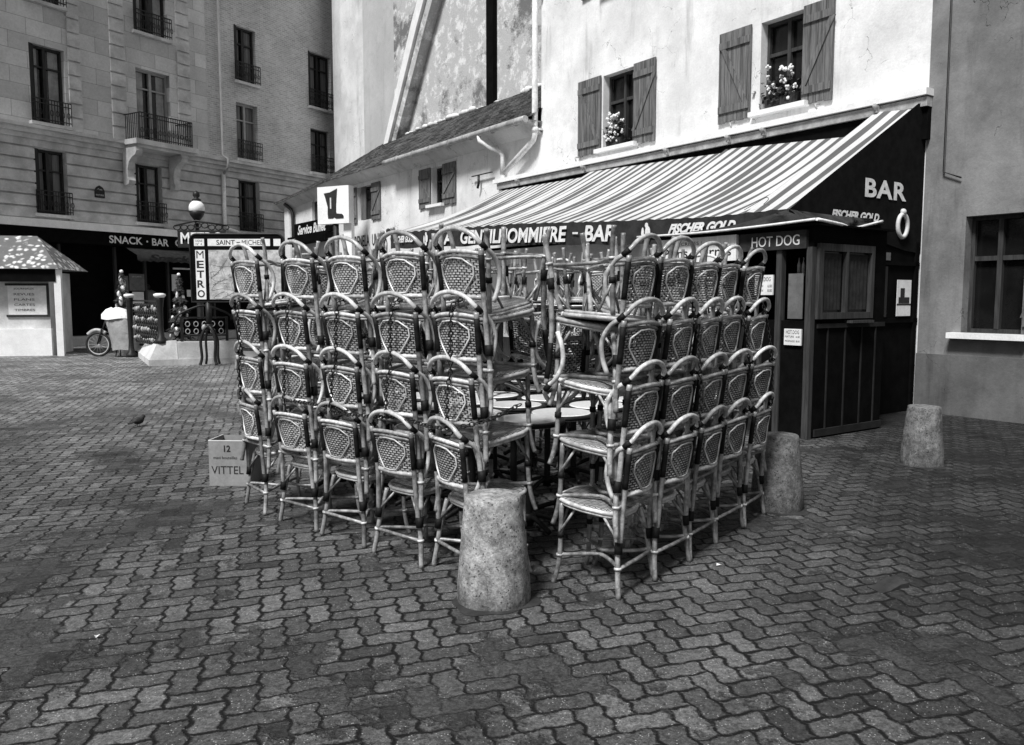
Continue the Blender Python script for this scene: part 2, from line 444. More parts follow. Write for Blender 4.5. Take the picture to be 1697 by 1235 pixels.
while z < 6.4:
    segs = [-7, 16]; cuts = [(w_[0], w_[1]) for w_ in wins if w_[2] < z + .3 and w_[3] > z and w_[2] < 6]
    x = -7.0
    for a, b in sorted(cuts):
        c.box(x, a, -.04, .03, z + .02, z + .325); x = b
    c.box(x, 16, -.04, .03, z + .02, z + .325); z += .36
c.build('stone_course', 'stone', lb)
c = MB(); c.box(-7, 16, -.32, .0, 6.70, 6.80); c.box(-7, 16, -.22, .03, 6.55, 6.70); c.box(-7, 16, -.12, .03, 6.40, 6.55); c.build('cornice', 'stone', lb)
c = MB(); c.box(1.25, 3.7, -.95, -.32, 6.66, 6.83); c.box(1.35, 3.6, -.85, -.22, 6.56, 6.66); c.build('balcony_slab', 'stone', lb)
for x in (1.42, 3.2):
    pf = [(-.1, 6.56), (-.82, 6.56), (-.85, 6.45), (-.78, 6.32), (-.6, 6.25), (-.42, 6.1), (-.34, 5.85), (-.36, 5.6), (-.42, 5.5), (-.36, 5.38), (-.2, 5.32), (-.1, 5.36)]
    b = MB().prism(pf, -.12, .12); b.v = [(x + v[1], v[0], v[2]) for v in b.v]; b.build('bracket', 'stone', lb)
for x, n in ((1.05, 12), (3.62, 12), (-.4, 12), (4.55, 0)):
    c = MB()
    for k in range(26): c.box(x, x + (.52 if x > 0 else .4), -.06, .0, 6.86 + k * .44, 7.24 + k * .44)
    if n: c.build('quoin', 'stone', lb)
for i, (a, b, z0, z1) in enumerate(wins):
    f = MB(); f.box(a, a + .06, .18, .26, z0, z1); f.box(b - .06, b, .18, .26, z0, z1); f.box(a + .06, b - .06, .18, .26, z1 - .07, z1); f.box(a + .06, b - .06, .18, .26, z0, z0 + .1)
    m_ = (a + b) / 2; f.box(m_ - .05, m_ + .05, .17, .27, z0 + .1, z1 - .07); f.box(a + .06, b - .06, .19, .25, z1 - .65, z1 - .60)
    w_ = f.build('window', 'grey_paint' if i in (0, 1) else 'brown_wood', lb)
    MB().box(a + .06, b - .06, .28, .30, z0 + .05, z1 - .03).build('pane', 'glass_dark', w_)
    for q, (xa, xb) in enumerate(((a + .08, a + .08 + (b - a) * (.26 + .05 * (i % 3))), (b - .08 - (b - a) * (.22 + .06 * (i % 2)), b - .08))):
        vs = []
        for k in range(13): vs += [(xa + (xb - xa) * k / 12, .27 + .008 * math.sin(k * 2), z0 + .1), (xa + (xb - xa) * k / 12, .27 + .008 * math.sin(k * 2), z1 - .08)]
        MB().add(vs, [(2 * k, 2 * k + 2, 2 * k + 3, 2 * k + 1) for k in range(12)], True).build('curtain', 'curtain_grey' if i % 3 else 'tarp', w_)
    if i > 2: # louvred shutter leaves folded in the reveal
        s_ = MB()
        for k in range(4): s_.box(a + .01 + k * .05, a + .04 + k * .05, .0 + k * .03, .17, z0, z1)
        s_.build('shutter', 'brown_wood', w_)
    # railing
    big = i == 0
    x0, x1, yy, zb, zt = (1.45, 3.5, -.88, 6.84, 7.72) if big else (a - .07, b + .07, -.14, z0 + .02, z0 + .72)
    r_ = MB()
    r_.box(x0, x1, yy - .02, yy + .02, zt - .03, zt); r_.box(x0, x1, yy - .015, yy + .015, zb + .06, zb + .09); r_.box(x0, x1, yy - .015, yy + .015, zt - .16, zt - .13)
    if big:
        for xx in (x0, x1 - .03): r_.box(xx, xx + .03, yy + .02, -.02, zt - .03, zt); 
    n = int((x1 - x0) / .085)
    for k in range(n + 1):
        xx = x0 + (x1 - x0) * k / n; r_.box(xx - .009, xx + .009, yy - .009, yy + .009, zb, zt - .03)
        if k % 2 == 0 and k < n:
            ring = [(xx + .085 + .05 * math.cos(t), yy, zb + .3 + .09 * math.sin(t)) for t in [j * math.pi / 4 for j in range(8)]]
            r_.tube(ring, .012, 4, True)
    if big:
        for xx in (x0, x1):
            for k in range(8): r_.box(xx - .009, xx + .009, yy + .1 * k + .05, yy + .1 * k + .07, zb, zt - .03)
    r_.build('balcony_railing', 'iron', lb)
    if not big: MB().box(a - .1, b + .1, -.16, .03, z0 - .1, z0).build('sill', 'stone', lb)
p = MB(); p.tube([(5.42, -.12, 20), (5.42, -.12, 6.95), (5.42, -.42, 6.78), (5.42, -.42, 6.5), (5.42, -.12, 6.2)], .05); p.build('downpipe', 'grey_paint', lb)
p = MB(); p.tube([(5.42, -.13, 6.25), (5.42, -.13, 4.35), (5.5, -.16, 4.2), (5.75, -.2, 4.12), (6.1, -.2, 4.05)], .075); p.build('downpipe', 'pipe_white', lb)
# street name plaque
pl = MB().prism([(.28, 4.84), (.62, 4.84), (.62, 5.08), (.56, 5.18), (.45, 5.24), (.34, 5.18), (.28, 5.08)], -.07, -.035).build('street_plaque', 'ink', lb)
text('Vᵉ Arrt', .16, .06, (.37, -.075, 5.08), UP, 'letter_white', pl); text('PLACE ST MICHEL', .28, .05, (.31, -.075, 4.9), UP, 'letter_white', pl)
# shop front
MB().box(-7, 3.16, -.42, -.03, 3.72, 3.96).build('shop_fascia', 'white_paint', lb)
sb = MB().box(-7, 14, -.38, -.02, 3.28, 3.72).build('shop_sign', 'dark_paint', lb)
text('SNACK', 1.22, .25, (.50, -.39, 3.36), UP, 'letter_white', sb, bold=.02); text('•', .07, .07, (1.86, -.39, 3.45), UP, 'letter_white', sb)
text('BAR', .66, .25, (2.08, -.39, 3.36), UP, 'letter_white', sb, bold=.02); text('GRILL', 1.1, .25, (3.0, -.39, 3.38), UP, 'letter_grey', sb, bold=.02)
aw = MB(); n = 40
vs = []; 
for k in range(n + 1):
    x = 1.1 + 6.2 * k / n; vs += [(x, -.3, 3.26), (x, -.95 - .02 * math.sin(k), 2.98), (x, -.97 + .03 * math.sin(k * 1.7), 2.80 - .04 * (k % 2))]
aw.add(vs, [(3 * k + j, 3 * k + 3 + j, 3 * k + 4 + j, 3 * k + 1 + j) for k in range(n) for j in (0, 1)], True)
wa = aw.build('shop_awning', 'valance_cloth', lb)
text('Snack  Grill', 3.2, .22, (1.5, -1.03, 2.80), UP, 'ink', wa, bold=.04, shear=.2)
MB().box(-6, 13.5, .9, 1.0, .0, 3.6).build('shop_interior', 'dark_paint', lb)
for x in (2.02, 2.93, 4.9, -1, .9): MB().box(x, x + .08, .0, .1, .3, 3.26).build('shop_mullion', 'booth_trim', lb)
MB().box(3.15, 4.1, -.05, .0, 2.58, 2.64).build('lit_strip', 'letter_white', lb)
for (a, b, z0, z1, mm) in ((1.02, 1.36, 1.45, 2.3, 'paper_grey'), (1.40, 1.98, 1.80, 2.38, 'paper_grey'), (1.50, 1.93, 1.35, 1.76, 'paper'), (3.08, 3.35, 1.8, 2.4, 'paper'), (3.7, 4.1, 1.6, 1.85, 'paper')):
    q = MB().box(a, b, -.03, -.01, z0, z1).build('poster', mm, lb)
    if mm == 'paper_grey': text('LA CARTE', (b - a) * .6, .05, (a + (b - a) * .2, -.035, z1 - .12), UP, 'letter_grey', q)
MB().box(-7, 16, -.08, .03, .0, .3).build('plinth', 'stone', lb)
MB().box(-7, 16, -.5, 10, 20, 20.5).build('roof', 'zinc', lb)
MB().box(-7, 16, .5, 9.9, 0, 20).build('body', 'dark_paint', lb)

# ================================================================ RIGHT: frame at W, local x = -s (to the right), y = into the wall, front = -y
W_LOC = (5.55, 11.2, 0); W_ROT = math.atan2(-.821, .571)
bh = empty('bar_house', W_LOC, W_ROT, 'white plastered house with wooden shutters above the striped awning', 'building')
holes = [(-6.55, -5.62, 4.50, 5.92), (-2.74, -1.9, 4.53, 5.92), (-9.8, -9.75, 4, 4.01)]
MB().wall(-8.6, .045, 0, 11.5, 0, .4, [h for h in holes[:2]] + [(-6.5, -5.6, 7.6, 9.0), (-2.7, -1.9, 7.6, 9)]).build('wall', 'white_plaster', bh)
MB().box(-8.6, .045, .4, 7, 0, 11.5).build('body', 'dark_paint', bh)
MB().box(-8.75, .12, -.4, 7.1, 11.5, 11.7).build('roof', 'tiles', bh)
def shutter(parent, x0, x1, z0, z1, y=-.05, flip=False, brace=True):
    s_ = MB(); n = max(2, int(round((x1 - x0) / .13)))
    for k in range(n):
        a = x0 + (x1 - x0) * k / n; b = x0 + (x1 - x0) * (k + 1) / n
        s_.box(a + .004, b - .004, y, y + .03, z0 + .01 * ((k * 7) % 3), z1)
    s_.box(x0 + .02, x1 - .02, y - .028, y, z0 + .16, z0 + .27); s_.box(x0 + .02, x1 - .02, y - .028, y, z1 - .27, z1 - .16)
    if brace:
        xa, xb = (x0 + .06, x1 - .06) if not flip else (x1 - .06, x0 + .06)
        s_.prism([(xa, z1 - .27), (xa + .09, z1 - .27), (xb + .02, z0 + .27), (xb - .07, z0 + .27)], y - .024, y)
    return s_.build('shutter', 'shutter', parent)
def house_window(parent, x0, x1, z0, z1, shl, shr, sill=True, name='window', y=0):
    f = MB(); d = .16
    f.box(x0, x0 + .05, y + d, y + d + .06, z0, z1); f.box(x1 - .05, x1, y + d, y + d + .06, z0, z1); f.box(x0 + .05, x1 - .05, y + d, y + d + .06, z1 - .05, z1); f.box(x0 + .05, x1 - .05, y + d, y + d + .06, z0, z0 + .05)
    m_ = (x0 + x1) / 2; f.box(m_ - .03, m_ + .03, y + d - .005, y + d + .065, z0 + .05, z1 - .05); f.box(x0 + .05, x1 - .05, y + d + .01, y + d + .05, z0 + (z1 - z0) * .62, z0 + (z1 - z0) * .66)
    w_ = f.build(name, 'booth_trim', parent)
    MB().box(x0 + .05, x1 - .05, y + d + .07, y + d + .08, z0 + .03, z1 - .03).build('pane', 'glass_dark', w_)
    if shl: shutter(parent, shl[0], shl[1], z0 - .06, z1 + .02, y - .05)
    if shr: shutter(parent, shr[0], shr[1], z0 - .06, z1 + .02, y - .05, True)
    if sill: MB().box(x0 - .12, x1 + .1, y - .14, y + .12, z0 - .075, z0).build('sill', 'white_paint', parent)
    return w_
house_window(bh, -6.55, -5.62, 4.50, 5.92, (-7.28, -6.58), (-5.64, -5.06))
house_window(bh, -2.74, -1.9, 4.53, 5.92, (-3.56, -2.9), (-1.93, -1.4))
house_window(bh, -6.5, -5.6, 7.6, 9.0, (-7.2, -6.55), (-5.55, -4.95)); house_window(bh, -2.7, -1.9, 7.6, 9.0, (-3.4, -2.75), (-1.85, -1.2))
# shutter hinges & little lamps
for i, x in enumerate((-7.22, -5.4, -3.2, -1.6)): MB().tube([(x, -.05, 4.44), (x, -.16, 4.42), (x + .05, -.18, 4.34)], .016, 6).build('shutter_catch', 'zinc', bh)
p = MB(); p.tube([(-8.62, -.16, 11.4), (-8.62, -.16, 5.10), (-8.66, -.17, 5.0), (-8.85, -.18, 4.88), (-9.75, -.2, 4.42)], .065); 
p.box(-8.72, -8.52, -.1, .0, 5.2, 5.24); p.box(-8.72, -8.52, -.1, .0, 8, 8.04); p.tube([(-8.62, -.16, 5.15), (-8.62, -.16, 5.26)], .078)
p.build('drainpipe', 'pipe_white', bh)
nh = empty('neighbour_house', W_LOC, W_ROT, 'grey rendered house front at the right edge, beside the bar', 'building')
MB().wall(.05, 9, 0, 11, -.03, .4, [(1.9, 2.8, 4.3, 5.9), (.62, 1.35, 1.1, 2.6)]).build('wall', 'neighbour', nh)
house_window(nh, .62, 1.35, 1.1, 2.6, None, (1.37, 1.75), y=-.03)
MB().tube([(.3, -.07, 11), (.32, -.07, 3.2), (.55, -.07, 3.1)], .012, 6).build('cable', 'iron', nh)
MB().box(.05, 9, .4, 7, 0, 11).build('body', 'dark_paint', nh)
MB().box(.05, 9, -.06, -.03, 0, .80).build('plinth', 'neighbour_base', nh)
house_window(nh, 1.9, 2.8, 4.3, 5.9, (1.3, 1.87), (2.83, 3.4), y=-.03)

# flowers at the bar windows
def flowerpot(x, z, n, spread, hang, label, seed, world=(W_LOC, W_ROT), y=-.02, pot='cane'):
    rnd = random.Random(seed)
    t = Matrix.Translation(world[0]) @ Matrix.Rotation(world[1], 4, 'Z')
    loc = t @ Vector((x, y, z)); e = empty('flower_box', loc, world[1], label, 'flower box', 'flower boxes on the upper window sills')
    MB().prism([(-spread * .8, .01), (spread * .8, .01), (spread * .9, .14), (-spread * .9, .14)], -.07, .09).build('box', 'brown_wood', e)
    lf = MB()
    for k in range(n * 9):
        c = Vector((rnd.gauss(0, spread * .5), rnd.uniform(-.12, .1), rnd.uniform(.08, .42) + (rnd.random() < .3) * -hang))
        a = rnd.uniform(0, 6.28); s_ = rnd.uniform(.02, .04); u = Vector((math.cos(a), math.sin(a), rnd.uniform(-.5, .5))) * s_; v_ = Vector((-math.sin(a), math.cos(a), rnd.uniform(-1, 1))) * s_
        lf.add([c - u, c - v_, c + u, c + v_], [(0, 1, 2, 3)])
    lf.build('leaves', 'leaf', e, fix=False)
    fl = MB()
    for k in range(n):
        c = Vector((rnd.gauss(0, spread * .4), rnd.uniform(-.15, .02), rnd.uniform(.08, .62)))
        for q in range(5):
            fl.sphere(c + Vector((rnd.uniform(-.03, .03), rnd.uniform(-.03, .03), rnd.uniform(-.03, .03))), .022, 6, 4)
    fl.build('blossom', 'petal', e); return e
flowerpot(-6.15, 4.50, 30, .24, 0, 'tall bunch of white blooms in the dark window left of centre', 1)
e = flowerpot(-2.32, 4.56, 26, .36, 0, 'two pale flower clusters in the dark window above the awning right end', 2, y=.05)

# ---------------- low house (left continuation)
lh = empty('low_house', W_LOC, W_ROT, 'low whitewashed house with mossy tiled roof and wooden shutters', 'building')
hw = [(-13.5, -12.88, 4.04, 5.02), (-18.3, -17.0, 3.98, 5.02), (-22.2, -21.3, 4.2, 4.95), (-23.4, -20.8, .1, 3.0), (-15.5, -13.2, .1, 2.6)]
MB().wall(-24.4, -8.6, 0, 5.28, 0, .35, hw).build('wall', 'house_plaster', lh)
MB().box(-24.6, -8.6, .35, 5, 0, 5.1).build('body', 'dark_paint', lh)
house_window(lh, -13.5, -12.88, 4.04, 5.02, (-14.15, -13.52), (-12.86, -12.2))
house_window(lh, -18.3, -17.0, 3.98, 5.02, (-19.0, -18.3), (-17.2, -16.6), sill=False)
MB().box(-18.1, -17.75, .02, .05, 4.0, 5.0).build('shutter', 'shutter', lh)
MB().box(-22.2, -21.3, .1, .14, 4.2, 4.95).build('window', 'glass_dark', lh)
MB().box(-23.4, -20.8, .2, .25, .1, 3.0).build('shop_window', 'glass_dark', lh); MB().box(-15.5, -13.2, .2, .25, .1, 2.6).build('door', 'brown_wood', lh)
MB().box(-24.75, -24.2, -.12, .0, 0, 5.0).build('pilaster', 'white_paint', lh)
p = MB().tube([(-24.2, -.3, 5.05), (-24.0, -.12, 4.85), (-23.9, -.1, 4.7), (-23.9, -.1, .1)], .06); p.build('drainpipe', 'iron', lh)
# roof: stepped tile courses
def eave(s): return 5.42 if s < 20 else 5.42 - .29 * (s - 20) / 5
def ridge(s): return 7.05 if s < 20 else 7.05 - .65 * (s - 20) / 4.9
rf = MB(); C_ = 17; ss = [8.55 + (25.1 - 8.55) * i / 60 for i in range(61)]
rr = random.Random(3)
for c_ in range(C_):
    t0, t1 = c_ / C_, (c_ + 1) / C_
    vs = []
    for s in ss:
        wv = rr.uniform(-.012, .012) - .05 * math.sin((s - 8) / 17 * math.pi)
        y0 = -.4 + 2.45 * t0; y1 = -.4 + 2.45 * t1 + .02
        za = eave(s) + (ridge(s) - eave(s)) * t0 + wv; zb = eave(s) + (ridge(s) - eave(s)) * t1 + wv * .5
        vs += [(-s, y0, za - .01), (-s, y0, za + .035), (-s, y1, zb)]
    rf.add(vs, [(3 * i + j, 3 * i + 3 + j, 3 * i + 4 + j, 3 * i + 1 + j) for i in range(60) for j in (0, 1)])
ro = rf.build('roof', 'tiles', lh, fix=False)
vs = []
for s in ss: vs += [(-s, -.36, eave(s) - .02), (-s, 2.05, eave(s) - .02), (-s, 2.05, ridge(s) - .02)]
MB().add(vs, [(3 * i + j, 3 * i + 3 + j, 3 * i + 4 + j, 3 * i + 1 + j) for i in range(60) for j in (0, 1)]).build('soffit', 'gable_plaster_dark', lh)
vs = [];
for s in ss: vs += [(-s, -.34, eave(s) - .03), (-s, -.02, eave(s) - .28), (-s, .02, eave(s) - .28), (-s, .0, eave(s) - .03)]
MB().add(vs, [(4 * i + j, 4 * i + 4 + j, 4 * i + 4 + (j + 1) % 4, 4 * i + (j + 1) % 4) for i in range(60) for j in range(4)]).build('eaves_cove', 'gable_plaster', lh)
rb = MB(); r2 = random.Random(5)
for k in range(60):
    s = 8.8 + 11 * r2.random() ** 1.2; rb.sphere((-s, 2.05 - r2.random() * .1, ridge(s) - .05), r2.uniform(.03, .13), 7, 5, (r2.uniform(.8, 2.6), 1, r2.uniform(.4, 1)))
rb.build('ridge_mortar', 'gable_plaster', lh)
gt = MB(); pts = [(-s, -.46, eave(s) - .02 - .03 * math.sin((s - 8) / 17 * math.pi)) for s in ss if s < 15.6]
gt.tube(pts, .075, 10)
for s in [8.9 + .95 * k for k in range(7)]:
    gt.tube([(-s, -.46, eave(s) - .04), (-s - .03, -.46, eave(s) - .04)], .088, 10)
gt.build('gutter', 'zinc', lh)
MB().tube([(-10.42, -.46, 5.33), (-10.40, -.46, 5.22), (-10.2, -.3, 5.05), (-10.02, -.15, 4.95), (-9.92, -.13, 4.85), (-9.92, -.13, 4.4)], .055).build('drainpipe', 'pipe_white', lh)
MB().tube([(-16.0, -.1, 3.45), (-15.6, -.12, 3.47), (-15.3, -.4, 3.46)], .02).sphere((-15.3, -.42, 3.46), .07).build('wall_lamp', 'iron', lh)
MB().box(-11.3, -10.4, -.12, -.08, 4.52, 4.54).tube([(-11.0, -.1, 4.52), (-11.0, -.1, 4.32), (-11.05, -.1, 4.22)], .03).build('wall_bracket', 'iron', lh)
text('RENELA  UNISEX', 2.35, .36, (-18.55, -.012, 3.16), UP, 'ink', lh, bold=.01)
sg = MB().box(-23.6, -20.2, -.16, -.02, 3.80, 4.26).build('shop_sign', 'dark_paint', lh)
text('Service Buffet', 2.7, .34, (-23.25, -.165, 3.84), UP, 'letter_white', sg, shear=.35, bold=.03)
MB().box(-23.4, -19.8, -.5, -.02, 3.5, 3.74).build('shop_awning', 'dark_paint', lh)
# white post and boot box sign
t_ = Matrix.Translation(W_LOC) @ Matrix.Rotation(W_ROT, 4, 'Z')
e = empty('boot_sign', t_ @ Vector((-17.7, -1.0, 0)), W_ROT + R(28), 'white box sign with a black boot painted on it, on a pole', 'sign')
MB().box(-.60, .60, -.12, .12, 3.80, 4.92).build('sign_box', 'white_paint', e)
bt = [(-.42, 4.72), (-.15, 4.74), (.18, 4.84), (.13, 4.4), (.12, 4.16), (.14, 4.10), (.38, 4.08), (.45, 4.02), (.45, 3.95), (.12, 3.95), (.02, 3.99), (-.02, 3.96), (-.24, 3.96), (-.26, 4.1), (-.25, 4.3), (-.36, 4.6)]
MB().prism([(x * .85 + .02, z) for x, z in bt], -.135, -.121).build('boot_silhouette', 'ink', e)
MB().box(-.1, -.05, -.14, -.137, 4.25, 4.58).build('boot_highlight', 'letter_grey', e)
MB().tube([(0, 0, 0), (0, 0, 3.8)], .09).build('pole', 'iron', e)
MB().box(.25, .55, .05, .2, 0, 3.8).build('panel', 'white_paint', e)

# ---------------- tall blind gables behind
tg = empty('gable_house', W_LOC, W_ROT, 'tall blind gable house with stained patchy render behind the low roof', 'building')
MB().box(-19.8, -8.6, 2.1, 8, 0, 17).build('wall', 'patchy', tg)
for a, b, h in ((-13.8, -13.45, 17), ):
    MB().box(a, b, 1.95, 2.08, 6.9, h).build('downpipe_recess', 'dark_paint', tg)
b = MB(); b.prism([(-19.45, 6.75), (-19.1, 6.75), (-17.0, 9.9), (-16.0, 11.3), (-16.35, 11.5), (-17.35, 10.1)], 1.75, 2.09); b.build('buttress', 'patchy', tg)
MB().prism([(-19.8, 6.75), (-19.46, 6.75), (-17.36, 10.0), (-16.36, 11.4), (-16.7, 11.6), (-17.7, 10.2)], 1.65, 2.09).build('buttress_face', 'white_paint', tg)
tg2 = empty('pale_house', W_LOC, W_ROT, 'tall pale rendered house wall between the brick building and the patchy gable', 'building')
MB().box(-24.0, -19.81, 2.9, 9, 0, 18).build('wall', 'gable_plaster_dark', tg2)
MB().box(-27.7, -24.0, 3.2, 9, 0, 18).build('wall', 'gable_plaster', tg2)
MB().tube([(-24.1, 3.1, 6), (-24.1, 3.1, 18)], .06, 6).build('downpipe', 'zinc', tg2)

# ---------------- awning over the bar terrace
aw = empty('striped_awning', W_LOC, W_ROT, 'long striped canvas awning with lettered dark valance and black side marked BAR', 'awning')
def edge(s):                                            # outer edge: k and z
    P = [(-.02, 2.86, 2.58), (1.2, 2.88, 2.575), (3, 2.9, 2.66), (5.4, 2.93, 2.80), (9.95, 3.0, 2.94)]
    for a, b in zip(P, P[1:]):
        if s <= b[0]: t = (s - a[0]) / (b[0] - a[0]); return a[1] + (b[1] - a[1]) * t, a[2] + (b[2] - a[2]) * t
    return P[-1][1:]
MB().box(-10.2, .12, -.22, .0, 4.22, 4.31).build('awning_rail', 'white_paint', aw)
MB().box(-10.1, .11, -.17, -.04, 4.08, 4.2).build('awning_box', 'zinc', aw)
MB().box(-10.0, .1, -.11, -.003, 3.66, 4.079).build('gap_shade_backing', 'dark_paint', aw)  # black backing whose colour stands in for shadow in the gap under the rail
for x in (-9.2, -6.9, -4.6, -3.2, -2.5, -.6): MB().box(x, x + .05, -.25, -.17, 4.1, 4.2).tube([(x + .03, -.23, 4.14), (x + .03, -.29, 4.2)], .03, 6).build('awning_fixing', 'zinc', aw)
segs = [(9.95, 6.78, 4.05, 4.0), (6.75, 3.32, 4.06, 3.93), (3.3, .64, 4.02, 3.84), (.62, -.02, 4.12, 4.05)]
for si, (s1, s0, zl, zr) in enumerate(segs):
    vs = []; nu, nv = 48, 14
    for i in range(nu + 1):
        s = s1 + (s0 - s1) * i / nu; k_, ze = edge(s); zt = zl + (zr - zl) * i / nu
        for j in range(nv + 1):
            t = j / nv; sag = -.10 * math.sin(math.pi * t) * (1 if si < 3 else .3) - .016 * math.sin(i * 1.3 + si + t * 3) * math.sin(math.pi * t) - .01 * math.sin(i * 2.9 + t * 5) * t * (1 - t) * 3
            vs.append((-s, -(.12 + (k_ - .12) * t), zt + (ze - zt) * t + sag + (.035 if si % 2 else 0) * (1 - t)))
    MB().add(vs, [(i * (nv + 1) + j, i * (nv + 1) + j + 1, (i + 1) * (nv + 1) + j + 1, (i + 1) * (nv + 1) + j) for i in range(nu) for j in range(nv)], True).build('canvas', 'stripes', aw, fix=False)
# valance
vs = []; nn = 120
for i in range(nn + 1):
    s = 9.95 - 9.97 * i / nn; k_, ze = edge(s); h = .34 if s > 1.0 else .34 - .1 * (1 - s)
    for j in range(4):
        t = j / 3; vs.append((-s, -(k_ + .015 * math.sin(i * .8) * t + .01), ze - h * t + (.012 * math.sin(i * 1.57) if j == 0 else .01 * math.sin(i * .5) * t)))
va = MB().add(vs, [(i * 4 + j, i * 4 + 4 + j, i * 4 + 5 + j, i * 4 + 1 + j) for i in range(nn) for j in range(3)], True).build('valance', 'valance_cloth', aw, fix=False)
def vtext(sx, s0, s1, zo, h, parent=va, **kw):
    k0, z0 = edge(s0); k1, z1 = edge(s1)
    o = text(sx, math.hypot(s0 - s1, k0 - k1), h, (0, 0, 0), UP, kw.pop('mat', 'letter_white'), parent, **kw)
    ang = math.atan2(-(k1 - k0), s0 - s1); o.location = (-s0, -(k0 + .04), z0 - zo); o.rotation_euler = (R(90), -math.atan2(z1 - z0, s0 - s1), ang)
    return o
vtext('LA', 7.90, 7.38, .30, .245, bold=.035, shear=.12); vtext('GENTILHOMMIERE', 7.1, 4.0, .30, .25, bold=.03, shear=.12)
vtext('-', 3.85, 3.72, .18, .03, bold=.03); vtext('BAR', 3.58, 2.88, .29, .24, bold=.03, shear=.12)
vtext('FISCHER GOLD', 9.75, 8.9, .22, .14, bold=.04, shear=.4); vtext('FISCHER GOLD', 1.85, .72, .20, .13, bold=.05, shear=.5)
def emblem(parent, loc, rot, h, name='emblem'):       # figure with raised glass inside an oval, as on the valance
    m_ = MB()
    def ell(cx, cz, rx, rz, n=14, y=0): m_.add([(cx + rx * math.cos(2 * math.pi * k / n), y, cz + rz * math.sin(2 * math.pi * k / n)) for k in range(n)], [tuple(range(n))])
    ell(.12, .78, .11, .12, y=-.0); ell(.2, .48, .17, .26, y=-.001); ell(-.12, .42, .09, .28, y=-.002); ell(.12, .14, .13, .12, y=-.003)
    o = m_.build(name, 'letter_white', parent, fix=False); o.scale = (h, 1, h); o.location = loc; o.rotation_euler = rot; return o
k_, z_ = edge(2.25); emblem(va, (-2.28, -(k_ + .05), z_ - .31), (0, 0, 0), .3)
k_, z_ = edge(8.4); emblem(va, (-8.4, -(k_ + .05), z_ - .31), (0, 0, 0), .3)
# side panel (faces local +x)
sp = MB(); pr = [(0, 4.16), (.12, 4.16), (2.86, 2.58), (2.85, 2.46), (2.3, 2.40), (1.5, 2.38), (.95, 2.27), (.4, 2.18), (0, 2.15)]
sp.add([(.02, -k, z_) for k, z_ in pr], [tuple(range(len(pr)))]); sp.add([(.0, -k, z_) for k, z_ in pr], [tuple(reversed(range(len(pr))))])
spo = sp.build('side_panel', 'dark_cloth', aw, fix=False)
RS = (R(90), 0, R(90))
text('BAR', .95, .235, (.03, -1.38, 2.82), RS, 'letter_white', spo, bold=.03, spacing=1.1)
o = text('FISCHER GOLD', 1.02, .105, (.03, -2.06, 2.52), RS, 'letter_white', spo, bold=.05, shear=.25)
ring = MB().tube([(.035, -.5 + .115 * math.cos(t), 2.50 + .15 * math.sin(t)) for t in [j * math.pi / 10 for j in range(20)]], .03, 6, True, flat=1)
ring.sphere((.035, -.5, 2.68), .045, 8, 6); ring.build('emblem', 'letter_grey', spo)
# ---------------- glazed bar front under the awning
bf = empty('glazed_shopfront', W_LOC, W_ROT, 'dark wood and glass bar front with pale curtains under the awning', 'shop front')
ph = [(-9.8 + 1.2 * k, -8.75 + 1.2 * k, .85, 2.25) for k in range(8)]
MB().wall(-10, -.02, .78, 2.5, -1.8, -1.72, ph).build('front_wall', 'white_paint', bf)
MB().box(-10, -.02, -1.82, -1.72, 0, .78).build('dado', 'brown_wood', bf)
for h in ph:
    f = MB(); f.box(h[0], h[0] + .04, -1.81, -1.74, h[2], h[3]); f.box(h[1] - .04, h[1], -1.81, -1.74, h[2], h[3]); f.box(h[0] + .04, h[1] - .04, -1.81, -1.74, h[3] - .04, h[3])
    w_ = f.build('window', 'white_paint', bf); 
    vs = []; n = 24
    for k in range(n + 1):
        x = h[0] + .02 + (h[1] - h[0] - .04) * k / n; y = -1.71 + .02 * math.sin(k * 1.9); vs += [(x, y, h[2]), (x, y, h[3])]
    MB().add(vs, [(2 * k, 2 * k + 2, 2 * k + 3, 2 * k + 1) for k in range(n)], True).build('curtain', 'curtain', w_)
MB().box(-10, .0, -1.7, -.02, 2.5, 2.56).build('ceiling', 'dark_paint', bf)
sw = MB(); sw.box(-.08, .0, -1.72, -.02, 0, 2.5); sw.box(.0, .03, -1.72, -.02, 1.22, 1.28); sw.box(.0, .03, -1.72, -.02, 1.98, 2.03); sw.box(0, .03, -1.72, -1.64, 0, 2.15); sw.box(0, .03, -.12, -.04, 0, 2.3); sw.build('side_wall', 'dark_paint', bf)
MB().box(.031, .036, -1.6, -.8, 1.30, 1.96).build('side_window', 'glass_dark', bf)
MB().box(.031, .036, -1.2, -.75, 2.04, 2.14).build('menu_board', 'paper_grey', bf)
q = MB().box(.04, .046, -.58, -.24, 1.31, 1.79).build('poster', 'paper', bf)
MB().box(.047, .049, -.54, -.28, 1.48, 1.56).build('poster_picture', 'ink', q); MB().box(.047, .049, -.50, -.40, 1.56, 1.68).build('poster_picture', 'ink', q)
MB().box(.047, .049, -.58, -.24, 1.455, 1.475).build('poster_band', 'ink', q)

